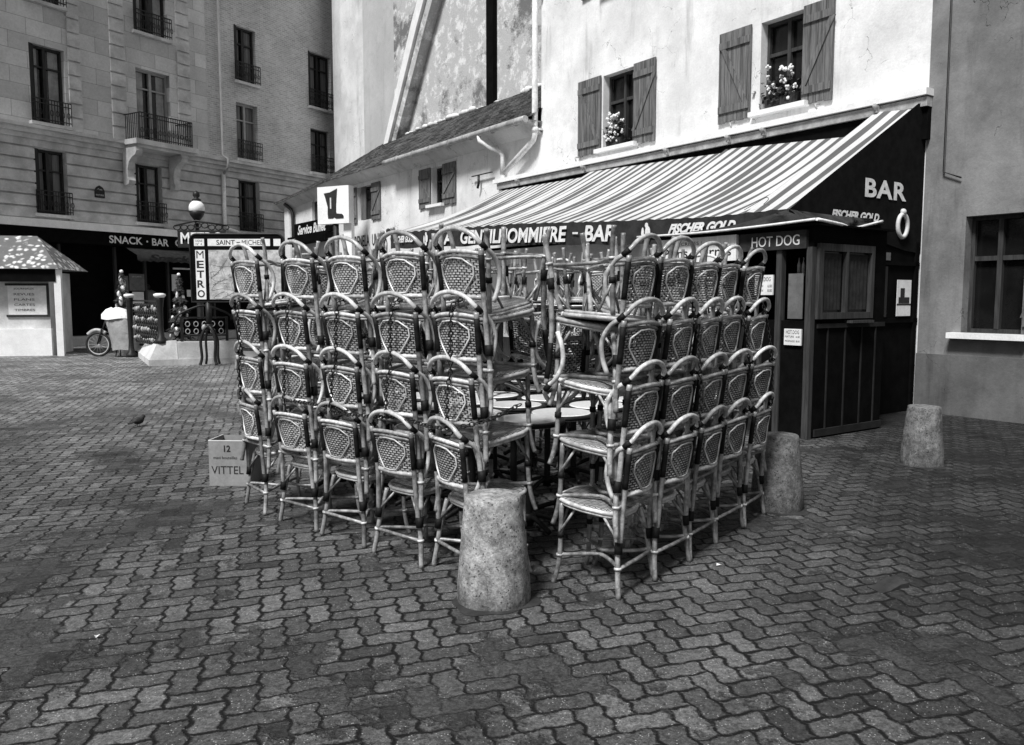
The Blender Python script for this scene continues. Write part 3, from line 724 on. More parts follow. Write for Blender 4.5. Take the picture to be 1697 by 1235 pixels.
# ---------------- hot dog booth
kb = empty('hot_dog_booth', W_LOC, W_ROT, 'dark wooden snack booth with HOT DOG sign and curtained side window', 'booth')
xl, xr, kf, kbk = -1.75, .62, -3.24, -1.84
c = MB(); c.box(-.02, xr, kf, kf + .05, 0, 1.30); c.box(-.02, xr, kf + .05, kf + .4, 1.26, 1.30)
c.build('counter', 'dark_paint', kb)
MB().box(xl, -.02, kf, kf + .05, 0, 1.30).build('front_panel', 'booth_wood', kb)
MB().wall(kf + .0, kbk, 0, 2.32, 0, .06, [(-3.14, -2.16, 1.36, 2.10)])
side = MB().wall(kf, kbk, 0, 2.32, 0, .06, [(-3.14, -2.16, 1.36, 2.10)]); side.v = [(xr - v[1], v[0], v[2]) for v in side.v]; side.build('side_wall', 'dark_paint', kb)
wf = MB()
def sbox(m_, k0, k1, z0, z1, a=.0, b=.05): m_.box(xr - .01 + a, xr - .01 + b, k0, k1, z0, z1)
sbox(wf, -3.18, -3.10, 1.32, 2.14); sbox(wf, -2.19, -2.13, 1.32, 2.14); sbox(wf, -3.10, -2.19, 2.06, 2.14); sbox(wf, -3.10, -2.19, 1.32, 1.39); sbox(wf, -2.68, -2.64, 1.39, 2.06)
wo = wf.build('window', 'booth_trim', kb)
MB().box(xr - .02, xr - .012, -3.10, -2.19, 1.39, 2.06).build('pane', 'glass_dark', wo)
for a, b in ((-3.08, -2.72), (-2.60, -2.21)):
    vs = []
    for k in range(17):
        y = a + (b - a) * k / 16; pinch = abs((k - 8) / 8); vs += [(xr + .0 + .006 * math.sin(k * 2.2), y, 1.42), (xr + .0 + .006 * math.sin(k * 2.2), y, 2.04)]
    MB().add(vs, [(2 * k, 2 * k + 2, 2 * k + 3, 2 * k + 1) for k in range(16)], True).build('curtain', 'valance_cloth', wo)
for y in (-2.95, -2.62, -2.30, -2.02): MB().box(xr, xr + .012, y, y + .02, .1, 1.22).build('batten', 'booth_wood', kb)
MB().box(xr, xr + .02, kf + .1, kbk, 1.22, 1.27).build('rail', 'booth_wood', kb); MB().box(xr, xr + .02, kf + .1, kbk, 0.02, .1).build('rail', 'booth_wood', kb)
MB().box(xr, xr + .1, -2.62, -2.2, 1.27, 1.30).build('shelf', 'booth_trim', kb)
for x, mm in ((.16, 'booth_trim'), (xr - .07, 'booth_trim'), (xl, 'dark_paint')): MB().box(x, x + .075, kf - .02, kf + .055, 0, 2.1).build('post', mm, kb)
MB().box(xl, xr - .02, -1.9, -1.84, 0, 2.3).build('back_wall', 'dark_paint', kb)
MB().box(xl, xl + .05, kf + .05, kbk, 0, 2.3).build('side_wall', 'dark_paint', kb)
hs = MB().box(-.34, .56, kf - .05, kf - .0, 2.085, 2.285).build('hot_dog_sign', 'valance_cloth', kb)
text('HOT DOG', .64, .115, (-.16, kf - .055, 2.125), UP, 'letter_grey', hs, bold=.005)
hs2 = MB().box(-1.62, -.38, kf - .06, kf - .01, 1.99, 2.29).build('crepes_sign', 'curtain', kb)
text('CREPES !', .34, .04, (-1.25, kf - .062, 2.20), UP, 'ink', hs2); text('Pains fourrés', 1.1, .12, (-1.55, kf - .062, 2.05), UP, 'ink', hs2, bold=.01)
rfb = MB(); rfb.box(xl - .15, xr + .10, kf - .12, kbk, 2.32, 2.34); rfb.build('booth_roof', 'dark_paint', kb)
MB().tube(smooth([(xl - .2, kf - .15, 2.35), (-.9, kf - .16, 2.335), (0, kf - .15, 2.35), (xr + .12, kf - .15, 2.375)]), .016, 6).build('roof_edge', 'pipe_white', kb)
MB().tube(smooth([(xr + .13, kf - .14, 2.375), (xr + .10, -2.9, 2.345), (.40, -2.2, 2.36), (.16, -1.5, 2.45), (.06, -1.02, 2.53)]), .018, 6).build('roof_edge', 'letter_white', kb)
def cloth(P, Q, nu, nv, amp, seed, name, mat, parent):
    rn = random.Random(seed); ph = [rn.uniform(0, 6) for _ in range(3)]; vs = []
    for i in range(nu + 1):
        t = i / nu; a_ = smooth(P, 8)[min(int(t * 8 * (len(P) - 1)), 8 * (len(P) - 1))]; b_ = smooth(Q, 8)[min(int(t * 8 * (len(Q) - 1)), 8 * (len(Q) - 1))]
        for j in range(nv + 1):
            u = j / nv; p_ = a_.lerp(b_, u); w_ = amp * math.sin(math.pi * u); vs.append((p_.x + w_ * math.sin(9 * t + 5 * u + ph[0]), p_.y, p_.z - w_ * (1 + .7 * math.sin(14 * t - 6 * u + ph[1]))))
    return MB().add(vs, [(i * (nv + 1) + j, i * (nv + 1) + j + 1, (i + 1) * (nv + 1) + j + 1, (i + 1) * (nv + 1) + j) for i in range(nu) for j in range(nv)], True).build(name, mat, parent, fix=False)
cloth([(-1.7, -2.93, 2.40), (-.8, -2.93, 2.44), (-.0, -2.90, 2.56)], [(xl - .2, kf - .15, 2.35), (-.5, kf - .16, 2.34), (xr + .12, kf - .15, 2.37)], 28, 8, .025, 2, 'roof_cloth', 'valance_cloth', kb)
cloth([(.03, -2.88, 2.57), (.03, -1.9, 2.55), (.03, -1.0, 2.56)], [(xr + .13, kf - .14, 2.37), (.40, -2.2, 2.355), (.06, -1.02, 2.52)], 28, 8, .035, 3, 'roof_cloth', 'valance_cloth', kb)
MB().tube(smooth([(-.62, -2.88, 2.62), (-.50, -2.80, 2.70), (-.43, -2.72, 2.76), (-.36, -2.76, 2.73), (-.40, -2.80, 2.67)]), .004, 4).build('loose_wire', 'ink', kb)
ps = MB().box(-.12, .13, kf - .03, kf - .01, 1.585, 1.81).build('price_card', 'paper', kb)
text('HOT.DOG', .2, .045, (-.10, kf - .032, 1.74), UP, 'ink', ps); text('6.00', .06, .03, (.06, kf - .032, 1.67), UP, 'ink', ps); text('8.00', .06, .03, (.06, kf - .032, 1.62), UP, 'ink', ps)
text('NATURE', .1, .02, (-.1, kf - .032, 1.675), UP, 'ink', ps); text('FROMAGE', .1, .02, (-.1, kf - .032, 1.625), UP, 'ink', ps)
ps = MB().box(.30, .52, kf - .03, kf - .01, 1.03, 1.21).build('price_card', 'paper', kb)
text('HOT.DOG', .17, .04, (.325, kf - .032, 1.155), UP, 'ink', ps); text('NATURE   6.00', .19, .02, (.315, kf - .032, 1.115), UP, 'ink', ps); text('FROMAGE  8.00', .19, .02, (.315, kf - .032, 1.065), UP, 'ink', ps)
MB().box(.27, .46, kf + .06, kf + .07, 1.32, 1.82).build('menu_board', 'paper_grey', kb)
for k in range(4):
    x = .30 + .06 * k; MB().lathe([(.02, 0), (.02, .12), (.008, .16), (.008, .2)], 8, (x, kf + .2, 1.30 + (.0 if k > 1 else .5))).build('bottle', 'zinc', kb)

# ================================================================ bollards
def bollard(loc, s, rz, label, mat='concrete'):
    pts = [(.192, -.02), (.192, .02), (.186, .12), (.170, .30), (.153, .47), (.148, .53), (.144, .545)]
    b = MB(); n = 40; rnd = random.Random(int(loc[0] * 100)); vs = []
    for (r, z) in [(pts[0][0] + (pts[-1][0] - pts[0][0]) * t, 0) for t in ()]: pass
    prof = []
    for i in range(24):
        z = -.02 + .565 * i / 23
        for a, c_ in zip(pts, pts[1:]):
            if a[1] <= z <= c_[1] + 1e-6: r = a[0] + (c_[0] - a[0]) * (z - a[1]) / (c_[1] - a[1])
        prof.append((r, z))
    for r, z in prof:
        for k in range(n):
            a = 2 * math.pi * k / n; rr_ = r + .0022 * math.sin(5 * a + z * 9) + rnd.uniform(-.0012, .0012) + (-.006 if (abs(a - 4.4) < .12 and .2 < z < .3) else 0) - (rnd.random() < .22) * rnd.uniform(.002, .008) * (z > .52) - (rnd.random() < .3) * rnd.uniform(.001, .006) * (z < .05)
            vs.append((rr_ * math.cos(a), rr_ * math.sin(a), z))
    m = len(prof)
    fs = [(i * n + k, i * n + (k + 1) % n, (i + 1) * n + (k + 1) % n, (i + 1) * n + k) for i in range(m - 1) for k in range(n)]
    t0 = len(vs)
    for q in (.93, .5): vs += [(.144 * q * math.cos(2 * math.pi * k / n), .144 * q * math.sin(2 * math.pi * k / n), .552 + (.004 if q < .9 else 0) + rnd.uniform(-.001, .001)) for k in range(n)]
    vs.append((0, 0, .557))
    fs += [((m - 1) * n + k, (m - 1) * n + (k + 1) % n, t0 + (k + 1) % n, t0 + k) for k in range(n)]
    fs += [(t0 + k, t0 + (k + 1) % n, t0 + n + (k + 1) % n, t0 + n + k) for k in range(n)] + [(t0 + n + k, t0 + n + (k + 1) % n, len(vs) - 1) for k in range(n)]
    b.add(vs, fs, True); o = b.build('bollard', mat, loc=loc, rot=(0, 0, rz)); o.scale = (s, s, 1)
    cl = MB(); n = 36; ph_ = [rnd.uniform(0, 6) for _ in range(3)]
    cl.add([(q * math.cos(2 * math.pi * k / n) * (1 + (.10 * math.sin(3 * k * 2 * math.pi / n + ph_[0]) + .06 * math.sin(7 * k * 2 * math.pi / n + ph_[1])) * (q > .2)), q * math.sin(2 * math.pi * k / n) * (1 + (.10 * math.sin(3 * k * 2 * math.pi / n + ph_[0]) + .06 * math.sin(7 * k * 2 * math.pi / n + ph_[1])) * (q > .2)), z) for q, z in ((.19, .010), (.222, .003)) for k in range(n)], [(k, (k + 1) % n, n + (k + 1) % n, n + k) for k in range(n)], True)
    cl.build('mortar_collar', 'collar', o); tag(o, label, 'bollard', 'concrete bollards round the terrace'); return o
bollard((-.095, 4.08, 0), 1.0, 0, 'large speckled concrete bollard in front of the chair pile')
bollard((1.96, 5.92, 0), 1.0, 2.1, 'dark concrete bollard between the right chair row and the booth', 'concrete_dark')
bollard((3.83, 7.5, 0), .98, 4.0, 'concrete bollard alone at the right, in front of the bar', 'concrete_dark')

# ================================================================ bistro chair (forward = +y)
def arc(a, b, n, f): return [f(a + (b - a) * i / (n - 1)) for i in range(n)]
def post_at(z):                                        # back post x,y at height z
    P = [(.22, .180, -.200), (.50, .162, -.216), (.66, .165, -.234), (.80, .176, -.256)]
    for a, b in zip(P, P[1:]):
        if z <= b[0]: t = (z - a[0]) / (b[0] - a[0]); return a[1] + (b[1] - a[1]) * t, a[2] + (b[2] - a[2]) * t
    return P[-1][1:]
def make_chair():
    t = empty('bistro_chair')
    # seat
    N = 28; out = []
    for k in range(N):
        a = 2 * math.pi * k / N; c_, s_ = math.cos(a), math.sin(a)
        hw = .188 if s_ > 0 else .176; e = .62
        out.append((hw * math.copysign(abs(c_) ** e, c_), .01 + (.195 if s_ > 0 else .185) * math.copysign(abs(s_) ** e, s_)))
    SL = .14; vs = []; uv = []
    for q, z in ((1, .425), (1, .452), (.9, .458), (.5, .452), (0.02, .448)):
        for x, y in out: vs.append((x * q, y * q, z + SL * y * q)); uv.append((x * q + .5, y * q + .5))
    fs = [(i * N + k, i * N + (k + 1) % N, (i + 1) * N + (k + 1) % N, (i + 1) * N + k) for i in range(4) for k in range(N)] + [tuple(range(4 * N, 5 * N)), tuple(reversed(range(N)))]
    seat = MB().add(vs, fs, True, uv).build('seat', 'seat_weave', t, fix=False)
    MB().tube([(x * 1.01, y * 1.01, .442 + SL * y) for x, y in out], .0125, 6, True).tube([(x * .985, y * .985, .424 + SL * y) for x, y in out], .009, 6, True).build('seat_rim', 'cane_pale', seat)
    # legs
    for sx in (-1, 1):
        l = MB().tube(smooth([(sx * .150, -.160, .402), (sx * .166, -.178, .30), (sx * .180, -.192, .22), (sx * .198, -.203, .1), (sx * .212, -.215, 0)]), [.0145] * 16 + [.0155], 8).build('leg', 'cane', t)
        b = MB().tube([(sx * .177, -.197, .288), (sx * .180, -.197, .26), (sx * .185, -.200, .228)], .0225, 8, flat=1).build('binding', 'binding', l)
        MB().tube([(sx * .1905, -.199, .158), (sx * .1925, -.200, .146)], .0205, 8).build('ferrule', 'cane_pale', l)
        l = MB().tube(smooth([(sx * .158, .158, .445), (sx * .160, .162, .28), (sx * .165, .167, .15), (sx * .174, .180, .06), (sx * .186, .196, 0)]), .0135, 8).build('leg', 'cane', t)
        MB().tube([(sx * .160, .162, .285), (sx * .162, .163, .255)], .0185, 8).build('binding', 'binding', l)
        MB().tube([(sx * .165, .167, .163), (sx * .166, .168, .151)], .019, 8).build('ferrule', 'cane_pale', l)
        # posts
        p = MB().tube(smooth([(sx * post_at(z)[0], post_at(z)[1], z) for z in (.235, .36, .50, .66, .79)]), .0145, 8).build('back_post', 'cane', t)
        MB().tube([(sx * post_at(z)[0], post_at(z)[1], z) for z in (.57, .61, .66, .71, .76)], .0158, 8).build('binding', 'binding', p)
        # inner parallel cane beside each leg, and corner braces
        for y0, y1, x1, yy in ((.168, .150, .075, 1), (-.196, -.160, .07, -1)):
            MB().tube([(sx * .166, y0, .285), (sx * x1, y1, .42 + SL * y1)], .0072, 6).build('brace', 'cane', t)
            MB().tube([(sx * .170, y0 - .004 * yy, .285), (sx * .158, y0 - .1 * yy, .42 + SL * (y0 - .1 * yy))], .0072, 6).build('brace', 'cane', t)
    # stretchers
    MB().tube([(-.195, -.204, .152), (0, -.212, .155), (.195, -.204, .152)], .0105, 8).build('stretcher', 'cane', t)
    for sx in (-1, 1):
        MB().tube(smooth([(sx * .165, .170, .158), (sx * .120, .105, .158), (sx * .030, .03, .158 + .008 * sx), (sx * .022, -.02, .158 + .008 * sx), (sx * .11, -.12, .158), (sx * .192, -.200, .160)]), .0105, 8).build('stretcher', 'cane', t)
    # hoop with forward-bowing arms
    h = []
    left = [(-.182, -.165, .515), (-.187, -.135, .60), (-.190, -.135, .69), (-.188, -.185, .765), (-.180, -.240, .800)]
    arch = [(-.180 * math.cos(a) * (1 - .05 * math.sin(a)), -.256 - .040 * math.sin(a), .80 + .098 * math.sin(a)) for a in [math.pi * k / 10 for k in range(1, 10)]]
    right = [(-x, y, z) for x, y, z in reversed(left)]
    MB().tube(smooth(left + arch + right, 3), .0130, 8).build('hoop', 'cane_pale', t)
    for sx in (-1, 1): MB().tube([(sx * .182, -.225, .79), (sx * .180, -.245, .808), (sx * .176, -.258, .820)], .0165, 8).build('binding', 'binding', t)
    def bar(z, w_, r, lift, off, name, mat, y):
        MB().tube([(w_ * u, y - off * (1 - u * u), z + lift * (1 - u * u)) for u in [-1 + k / 5 for k in range(11)]], r, 8).build(name, mat, t)
    bar(.762, .172, .0115, .018, .045, 'crossbar', 'cane_pale', -.242); bar(.738, .168, .0085, .018, .045, 'crossbar', 'cane', -.238)
    bar(.535, .155, .0125, .004, .040, 'lower_rail', 'cane_pale', -.216)
    # woven panel
    vs = []; uv = []; nu, nv = 12, 6
    for j in range(nv + 1):
        z = .540 + (.745 - .540) * j / nv; px, py = post_at(z)
        for i in range(nu + 1):
            u = -1 + 2 * i / nu; vs.append((px * u, py + .008 - .042 * (1 - u * u), z + .016 * (1 - u * u) * j / nv)); uv.append((px * u, z))
    pn = MB().add(vs, [(j * (nu + 1) + i, j * (nu + 1) + i + 1, (j + 1) * (nu + 1) + i + 1, (j + 1) * (nu + 1) + i) for j in range(nv) for i in range(nu)], True, uv).build('back_panel', 'weave', t, fix=False)
    tr = [(-.062, .738), (.0, .744), (.062, .738), (.12, .700), (.122, .655), (.088, .602), (.05, .556), (0, .553), (-.05, .556), (-.088, .602), (-.122, .655), (-.12, .700)]
    P3 = []
    for x, z in tr:
        px, py = post_at(z); u = x / px; P3.append((x, py + .002 - .045 * (1 - u * u), z))
    MB().tube(P3, .0052, 5, True).build('panel_trim', 'cane_pale', pn)
    return t
proto = make_chair(); index_tree(proto); used = [False]
def place(loc, rz, label, group, tilt=(0, 0), inv=False):
    if not used[0]: o = proto; used[0] = True
    else: o = copy_tree(proto)
    o.location = loc
    m = Matrix.Rotation(rz, 4, 'Z') @ (Matrix.Rotation(math.pi, 4, 'X') if inv else Matrix.Identity(4)) @ Matrix.Rotation(tilt[0], 4, 'X') @ Matrix.Rotation(tilt[1], 4, 'Y')
    o.rotation_euler = m.to_euler(); tag(o, label, 'chair', group); return o
PITCH = .343
ORD = ['first', 'second', 'third', 'fourth', 'fifth']
LV = ['bottom', 'second-level', 'third-level', 'topmost upright']
cr = random.Random(11)
def stack(feet_mid, fwd, label_f, group, n=4, lean=(0, 0), inv=True, turn0=0, PITCH=.340):
    fwd = Vector(fwd).normalized(); rz = math.atan2(-fwd.x, fwd.y)
    c0 = Vector(feet_mid) + fwd * .215
    for lv in range(n):
        jx, jy = cr.uniform(-.013, .013), cr.uniform(-.012, .012)
        turn = turn0 * (1 - lv / 1.5) if lv < 2 and turn0 else cr.uniform(-R(4), R(4))
        place((c0.x + jx + lean[0] * lv, c0.y + jy + lean[1] * lv, PITCH * lv + .001), rz + turn, label_f(LV[lv]), group, (cr.uniform(-R(1.3), R(1.0)), cr.uniform(-R(1.2), R(1.2))))
    if inv:
        tx = fwd * (.02 + cr.uniform(-.015, .02))
        place((c0.x + lean[0] * n + tx.x, c0.y + lean[1] * n + tx.y, PITCH * (n - 1) + .925 + cr.uniform(-.01, .02)), rz + cr.uniform(-R(11), R(11)), label_f('upturned'), group + ', upturned on top', (cr.uniform(-R(5), R(5)), cr.uniform(-R(5), R(5))), inv=True)
    return c0, rz
# right row: from the near corner away to the right
r_mid = [(.662, 4.237), (.923, 4.527), (1.178, 4.861), (1.425, 5.221), (1.69, 5.561)]
rdir = Vector((r_mid[4][0] - r_mid[0][0], r_mid[4][1] - r_mid[0][1])).normalized(); rf_ = (-rdir.y, rdir.x)
STK = {}
for i, mpt in enumerate(r_mid):
    STK['R', i] = stack(mpt, rf_, lambda l, i=i: f'{l} bistro chair in the {ORD[i]} stack from the corner, right-hand front row', 'bistro chairs stacked in the right front row', PITCH=.324, lean=(-.004 - .0055 * i, .003 + .002 * i))
# left row: from the outer left end to the corner
l_mid = [(-1.868, 5.846), (-1.475, 5.426), (-1.097, 5.082), (-.687, 4.722), (-.30, 4.40)]
ldir = Vector((l_mid[0][0] - l_mid[4][0], l_mid[0][1] - l_mid[4][1])).normalized(); lf_ = (ldir.y, -ldir.x)
if lf_[1] < 0: lf_ = (-lf_[0], -lf_[1])
for i, mpt in enumerate(l_mid):
    STK['L', i] = stack(mpt, lf_, lambda l, i=i: f'{l} bistro chair in the {ORD[i]} stack from the far left, left-hand front row', 'bistro chairs stacked in the left front row',
                        turn0=(-R(14) if i == 4 else -R(12) if i == 0 else 0), lean=((0, .022, .027, .019, .012)[i], (0, .006, .006, .003, .002)[i]))
# far rows closing the block (seen through the gaps)
A = Vector((.18, 4.2)); U = Vector(ldir); V = Vector(rdir)
for i in range(4):
    m_ = A + U * 3.15 + V * (.75 + .52 * i)
    stack(m_, (-U.x, -U.y), lambda l, i=i: f'{l} bistro chair in the {ORD[i]} stack of the rear left side, seen through gaps', 'bistro chairs stacked along the rear left side')
for i in range(4):
    m_ = A + V * 2.95 + U * (.55 + .52 * i)
    stack(m_, (-V.x, -V.y), lambda l, i=i: f'{l} bistro chair in the {ORD[i]} stack of the rear right side, seen through gaps', 'bistro chairs stacked along the rear right side')

# ================================================================ round tables inside the block
def make_table():
    t = empty('cafe_table')
    MB().lathe([(.205, .70), (.212, .722), (.212, .738), (.208, .742)], 36).build('tabletop', 'tabletop', t)
    MB().lathe([(.213, .705), (.245, .71), (.248, .733), (.213, .737)], 36, cap=False).build('edge_band', 'iron', t)
    MB().lathe([(.032, .02), (.026, .1), (.024, .6), (.05, .70), (.09, .714)], 14).build('pedestal', 'iron', t)
    b = MB()
    for k in range(4):
        a = R(45 + 90 * k); b.tube(smooth([(0, 0, .09), (.10 * math.cos(a), .1 * math.sin(a), .07), (.22 * math.cos(a), .22 * math.sin(a), .02)]), .018, 6)
    b.lathe([(.05, .05), (.05, .11)], 12); b.build('base', 'iron', t); return t
tp = make_table(); index_tree(tp); first = True
for i in range(5):
    for j in range(5):
        p = A + U * (.74 + .50 * i + .04 * j) + V * (.72 + .50 * j)
        o = tp if first else copy_tree(tp); first = False
        o.location = (p.x + cr.uniform(-.05, .05), p.y + cr.uniform(-.05, .05), cr.uniform(-.001, .02)); o.rotation_euler = (cr.uniform(-.012, .012), cr.uniform(-.012, .012), cr.uniform(0, 1.5))
        tag(o, 'round white-topped café table standing on the paving inside the block of chairs', 'table', 'round tables inside the block of chairs')
STT = ((2, 2), (1, 3), (3, 3), (2, 4), (4, 1), (3, 4))
for (i, j) in STT:
    p = A + U * (.74 + .50 * i + .04 * j) + V * (.72 + .50 * j); o = copy_tree(tp); o.location = (p.x, p.y, .752); o.rotation_euler = (.01, -.01, i)
    tag(o, 'round café table stacked on top of another table inside the block of chairs', 'table', 'round tables stacked on other tables')
    place((p.x + cr.uniform(-.04, .04), p.y + cr.uniform(-.04, .04), 1.487 + .462), cr.uniform(0, 6.28), 'upturned bistro chair resting seat-down on a stacked table in the middle of the block', 'bistro chairs upturned on the stacked tables', (cr.uniform(-.04, .04), cr.uniform(-.04, .04)), inv=True)

# ================================================================ chains
def chain(pts, label, group='chains locking the chairs'):
    P = smooth(pts, 8); L = [0]
    for a, b in zip(P, P[1:]): L.append(L[-1] + (b - a).length)
    n = int(L[-1] / .026); m_ = MB()
    for k in range(n):
        d = (k + .5) * L[-1] / n; i = max(j for j in range(len(L)) if L[j] <= d); i = min(i, len(P) - 2)
        c = P[i] + (P[i + 1] - P[i]) * ((d - L[i]) / max(1e-6, L[i + 1] - L[i])); t = (P[i + 1] - P[i]).normalized()
        a = Vector((0, 0, 1)) if abs(t.z) < .8 else Vector((1, .3, 0)); u = t.cross(a).normalized(); v = t.cross(u)
        s_ = u if k % 2 else v; s_ = (s_ + .3 * v).normalized()
        ring = [c + t * (.0185 * math.cos(q)) + s_ * (.0105 * math.sin(q)) for q in [j * math.pi / 4 for j in range(8)]]
        m_.tube(ring, .0036, 4, True)
    return tag(m_.build('chain', 'iron'), label, 'chain', group)
def back_pt(key, z, side=0, off=.335):
    c0, rz = STK[key]; f = Vector((-math.sin(rz), math.cos(rz))); r_ = Vector((math.cos(rz), math.sin(rz)))
    p = c0 - f * (off - .02) + r_ * side; i_ = key[1]; q = z / .34 - 1
    if key[0] == 'L': p = p + Vector(((0, .022, .027, .019, .012)[i_], 0)) * max(0, q)
    else: p = p + Vector((-.004 - .0055 * i_, 0)) * max(0, q)
    return (p.x, p.y, z)
for i in range(5):
    chain([back_pt(('L', i), 1.545, .05, .30), back_pt(('L', i), 1.50, .04, .36), back_pt(('L', i), 1.30, .02, .345), back_pt(('L', i), 1.17, .01, .33), back_pt(('L', i), 1.05, .01, .35), back_pt(('L', i), .86, 0, .335)],
          f'dark chain hanging down the backs of the {ORD[i]} stack from the left')
chain([back_pt(('L', 1), .88, 0), back_pt(('L', 2), .87, .12, .31), back_pt(('L', 2), .845, 0, .33), back_pt(('L', 3), .855, -.1, .31), back_pt(('L', 3), .87, .1, .31), back_pt(('L', 4), .85, -.05, .34), back_pt(('L', 4), .90, .19, .26), back_pt(('L', 4), .98, .27, .05)],
      'dark chain running level along the left row below the second backs')
for i in (1, 3, 4):
    chain([back_pt(('R', i), 1.55, .10, .30), back_pt(('R', i), 1.3, .13, .33), back_pt(('R', i), 1.0, .15, .33), back_pt(('R', i), .82, .15, .32)], f'thin chain down the {ORD[i]} stack from the corner in the right row')

# ================================================================ cardboard box
e = empty('cardboard_box', (-2.33, 6.78, 0), R(-3), 'open cardboard bottle box printed VITTEL standing left of the chairs', 'box')
b = MB(); hx, hy, hz_, th = .17, .15, .375, .006
b.box(-hx, hx, -hy, -hy + th, 0, hz_); b.box(-hx, hx, hy - th, hy, 0, hz_); b.box(-hx, -hx + th, -hy + th, hy - th, 0, hz_ - .001); b.box(hx - th, hx, -hy + th, hy - th, 0, hz_ - .001)
b.build('carton', 'cardboard', e); MB().box(-hx + th, hx - th, -hy + th, hy - th, .002, .01).build('bottom', 'card_in', e)
MB().box(-hx, hx, -hy - .0015, -hy + th + .001, hz_, hz_ + .006).box(-hx - .001, -hx + th, -hy + .01, hy, hz_, hz_ + .006).build('rim', 'paper', e)
text('12', .055, .055, (-.04, -hy - .002, .285), UP, 'ink', e, bold=.03); text('maxi bouteilles', .20, .024, (-.13, -hy - .002, .225), UP, 'ink', e)
text('VITTEL', .27, .066, (-.15, -hy - .002, .10), UP, 'ink', e, bold=.0)

# ================================================================ METRO entrance
Apt = Vector((-8.285, 18.52)); d1 = Vector((.904, .427)); d2 = Vector((-.478, .879)).normalized()
mt = empty('metro_entrance_wall', (Apt.x, Apt.y, 0), 0, 'low pale stone parapet of the metro stairway, battered at its corner', 'wall')
def P2(a, b): q = d1 * a + d2 * b; return (q.x, q.y)
MB().hprism([P2(0, 0), P2(4.6, 0), P2(4.6, .5), P2(.5, .5)], 0, .14).build('lower_course', 'stone', mt)
MB().hprism([P2(0, 0), P2(.5, .5), P2(.5, 3.2), P2(0, 3.2)], 0, .1395).build('lower_course', 'stone_pale', mt)
MB().hprism([P2(.02, .02), P2(.62, .02), P2(.62, .48), P2(.5, .48)], .14, .56, [P2(.22, .16), P2(.62, .16), P2(.62, .44), P2(.5, .44)]).build('corner_block', 'stone', mt)
MB().hprism([P2(.63, .02), P2(4.58, .02), P2(4.58, .48), P2(.63, .48)], .14, .53).build('parapet', 'stone_pale', mt)
MB().hprism([P2(.02, .03), P2(.49, .49), P2(.49, 3.18), P2(.02, 3.18)], .14, .46, [P2(.2, .2), P2(.45, .5), P2(.45, 2.9), P2(.2, 2.9)]).build('parapet', 'stone_pale', mt)
def pedestal_post(a, b, z0, h, label):
    q = Apt + d1 * a + d2 * b; o = empty('iron_post', (q.x, q.y, z0), 0, label, 'iron post', 'iron posts of the metro railing')
    MB().lathe([(.15, 0), (.14, .08), (.08, .15), (.06, .4), (.065, .8), (.09, h - .1), (.10, h - .04)], 10).build('shaft', 'iron', o)
    MB().lathe([(.10, h - .04), (.135, h), (.135, h + .04), (.07, h + .06)], 10).build('cap', 'white_paint', o)
pedestal_post(.3, .25, .5, 1.1, 'thick iron post with pale cap at the corner of the metro parapet')
pedestal_post(-.15, 3.35, .0, 1.6, 'iron post with pale cap at the back end of the metro parapet')
def railing_unit(p0, dirv, L_, z0, label):
    a = math.atan2(dirv.y, dirv.x); o = empty('metro_railing', (p0.x, p0.y, z0), a, label, 'railing', 'ornate metro railings')
    r_ = MB(); H_ = .58
    for x in (0, L_): r_.box(x - .03, x + .03, -.03, .03, 0, H_)
    r_.box(.03, L_ - .03, -.02, .02, H_ - .04, H_); r_.box(.03, L_ - .03, -.02, .02, .12, .16)
    r_.tube(smooth([(-.12, 0, H_ - .08), (-.05, 0, H_ + .06), (L_ * .3, 0, H_ + .22), (L_ * .5, 0, H_ + .26), (L_ * .7, 0, H_ + .22), (L_ + .05, 0, H_ + .06), (L_ + .12, 0, H_ - .08)]), .028, 6)
    r_.build('frame', 'iron', o)
    s_ = MB(); s_.box(.04, L_ - .04, .0, .014, .17, H_ - .05); s_.build('shield_panel', 'dark_paint', o)
    k_ = MB()
    for i in range(5):
        for j in range(2):
            cx_, cz_ = L_ * (i + .7) / 5.4, .24 + .17 * j
            k_.tube([(cx_ + .05 * math.cos(q), -.015, cz_ + .06 * math.sin(q)) for q in [n_ * math.pi / 4 for n_ in range(8)]], .011, 5, True)
    k_.sphere((L_ / 2, -.03, H_ * .55), .07, 8, 6, (1, .4, 1.2)); k_.build('ornament', 'zinc', o)
railing_unit(Apt + d1 * .75 + d2 * .25, d1, 1.0, .53, 'ornate iron railing with arched top just right of the corner post')
railing_unit(Apt + d1 * 2.15 + d2 * .25, d1, 1.0, .53, 'ornate iron railing partly behind the metro map board')
# lattice of cast shields on the return
lt = empty('metro_lattice', (-8.25, 19.05, .42), math.atan2(2.5, -1.75), 'dark cast iron lattice with shining bosses left of the corner post', 'railing')
l_ = MB(); bs = MB(); rb_ = random.Random(8)
for i in range(11):
    for j in range(4):
        cx_, cz_ = .12 + .26 * i, .12 + .25 * j
        if rb_.random() < .3: pass
        l_.tube([(cx_ + .12 * math.cos(q), 0, cz_ + .115 * math.sin(q)) for q in [n_ * math.pi / 5 for n_ in range(10)]], .022, 5, True)
        cx_ += .13 * (j % 2); bs.sphere((cx_ + rb_.uniform(-.02, .02), .03, cz_ + rb_.uniform(-.02, .03)), rb_.choice((.012, .02, .03, .045)), 7, 5, (1, 1, rb_.uniform(.8, 1.9)))
l_.box(-.1, 2.95, -.02, .02, 1.04, 1.08); l_.build('lattice', 'iron', lt); bs.build('boss', 'zinc', lt)
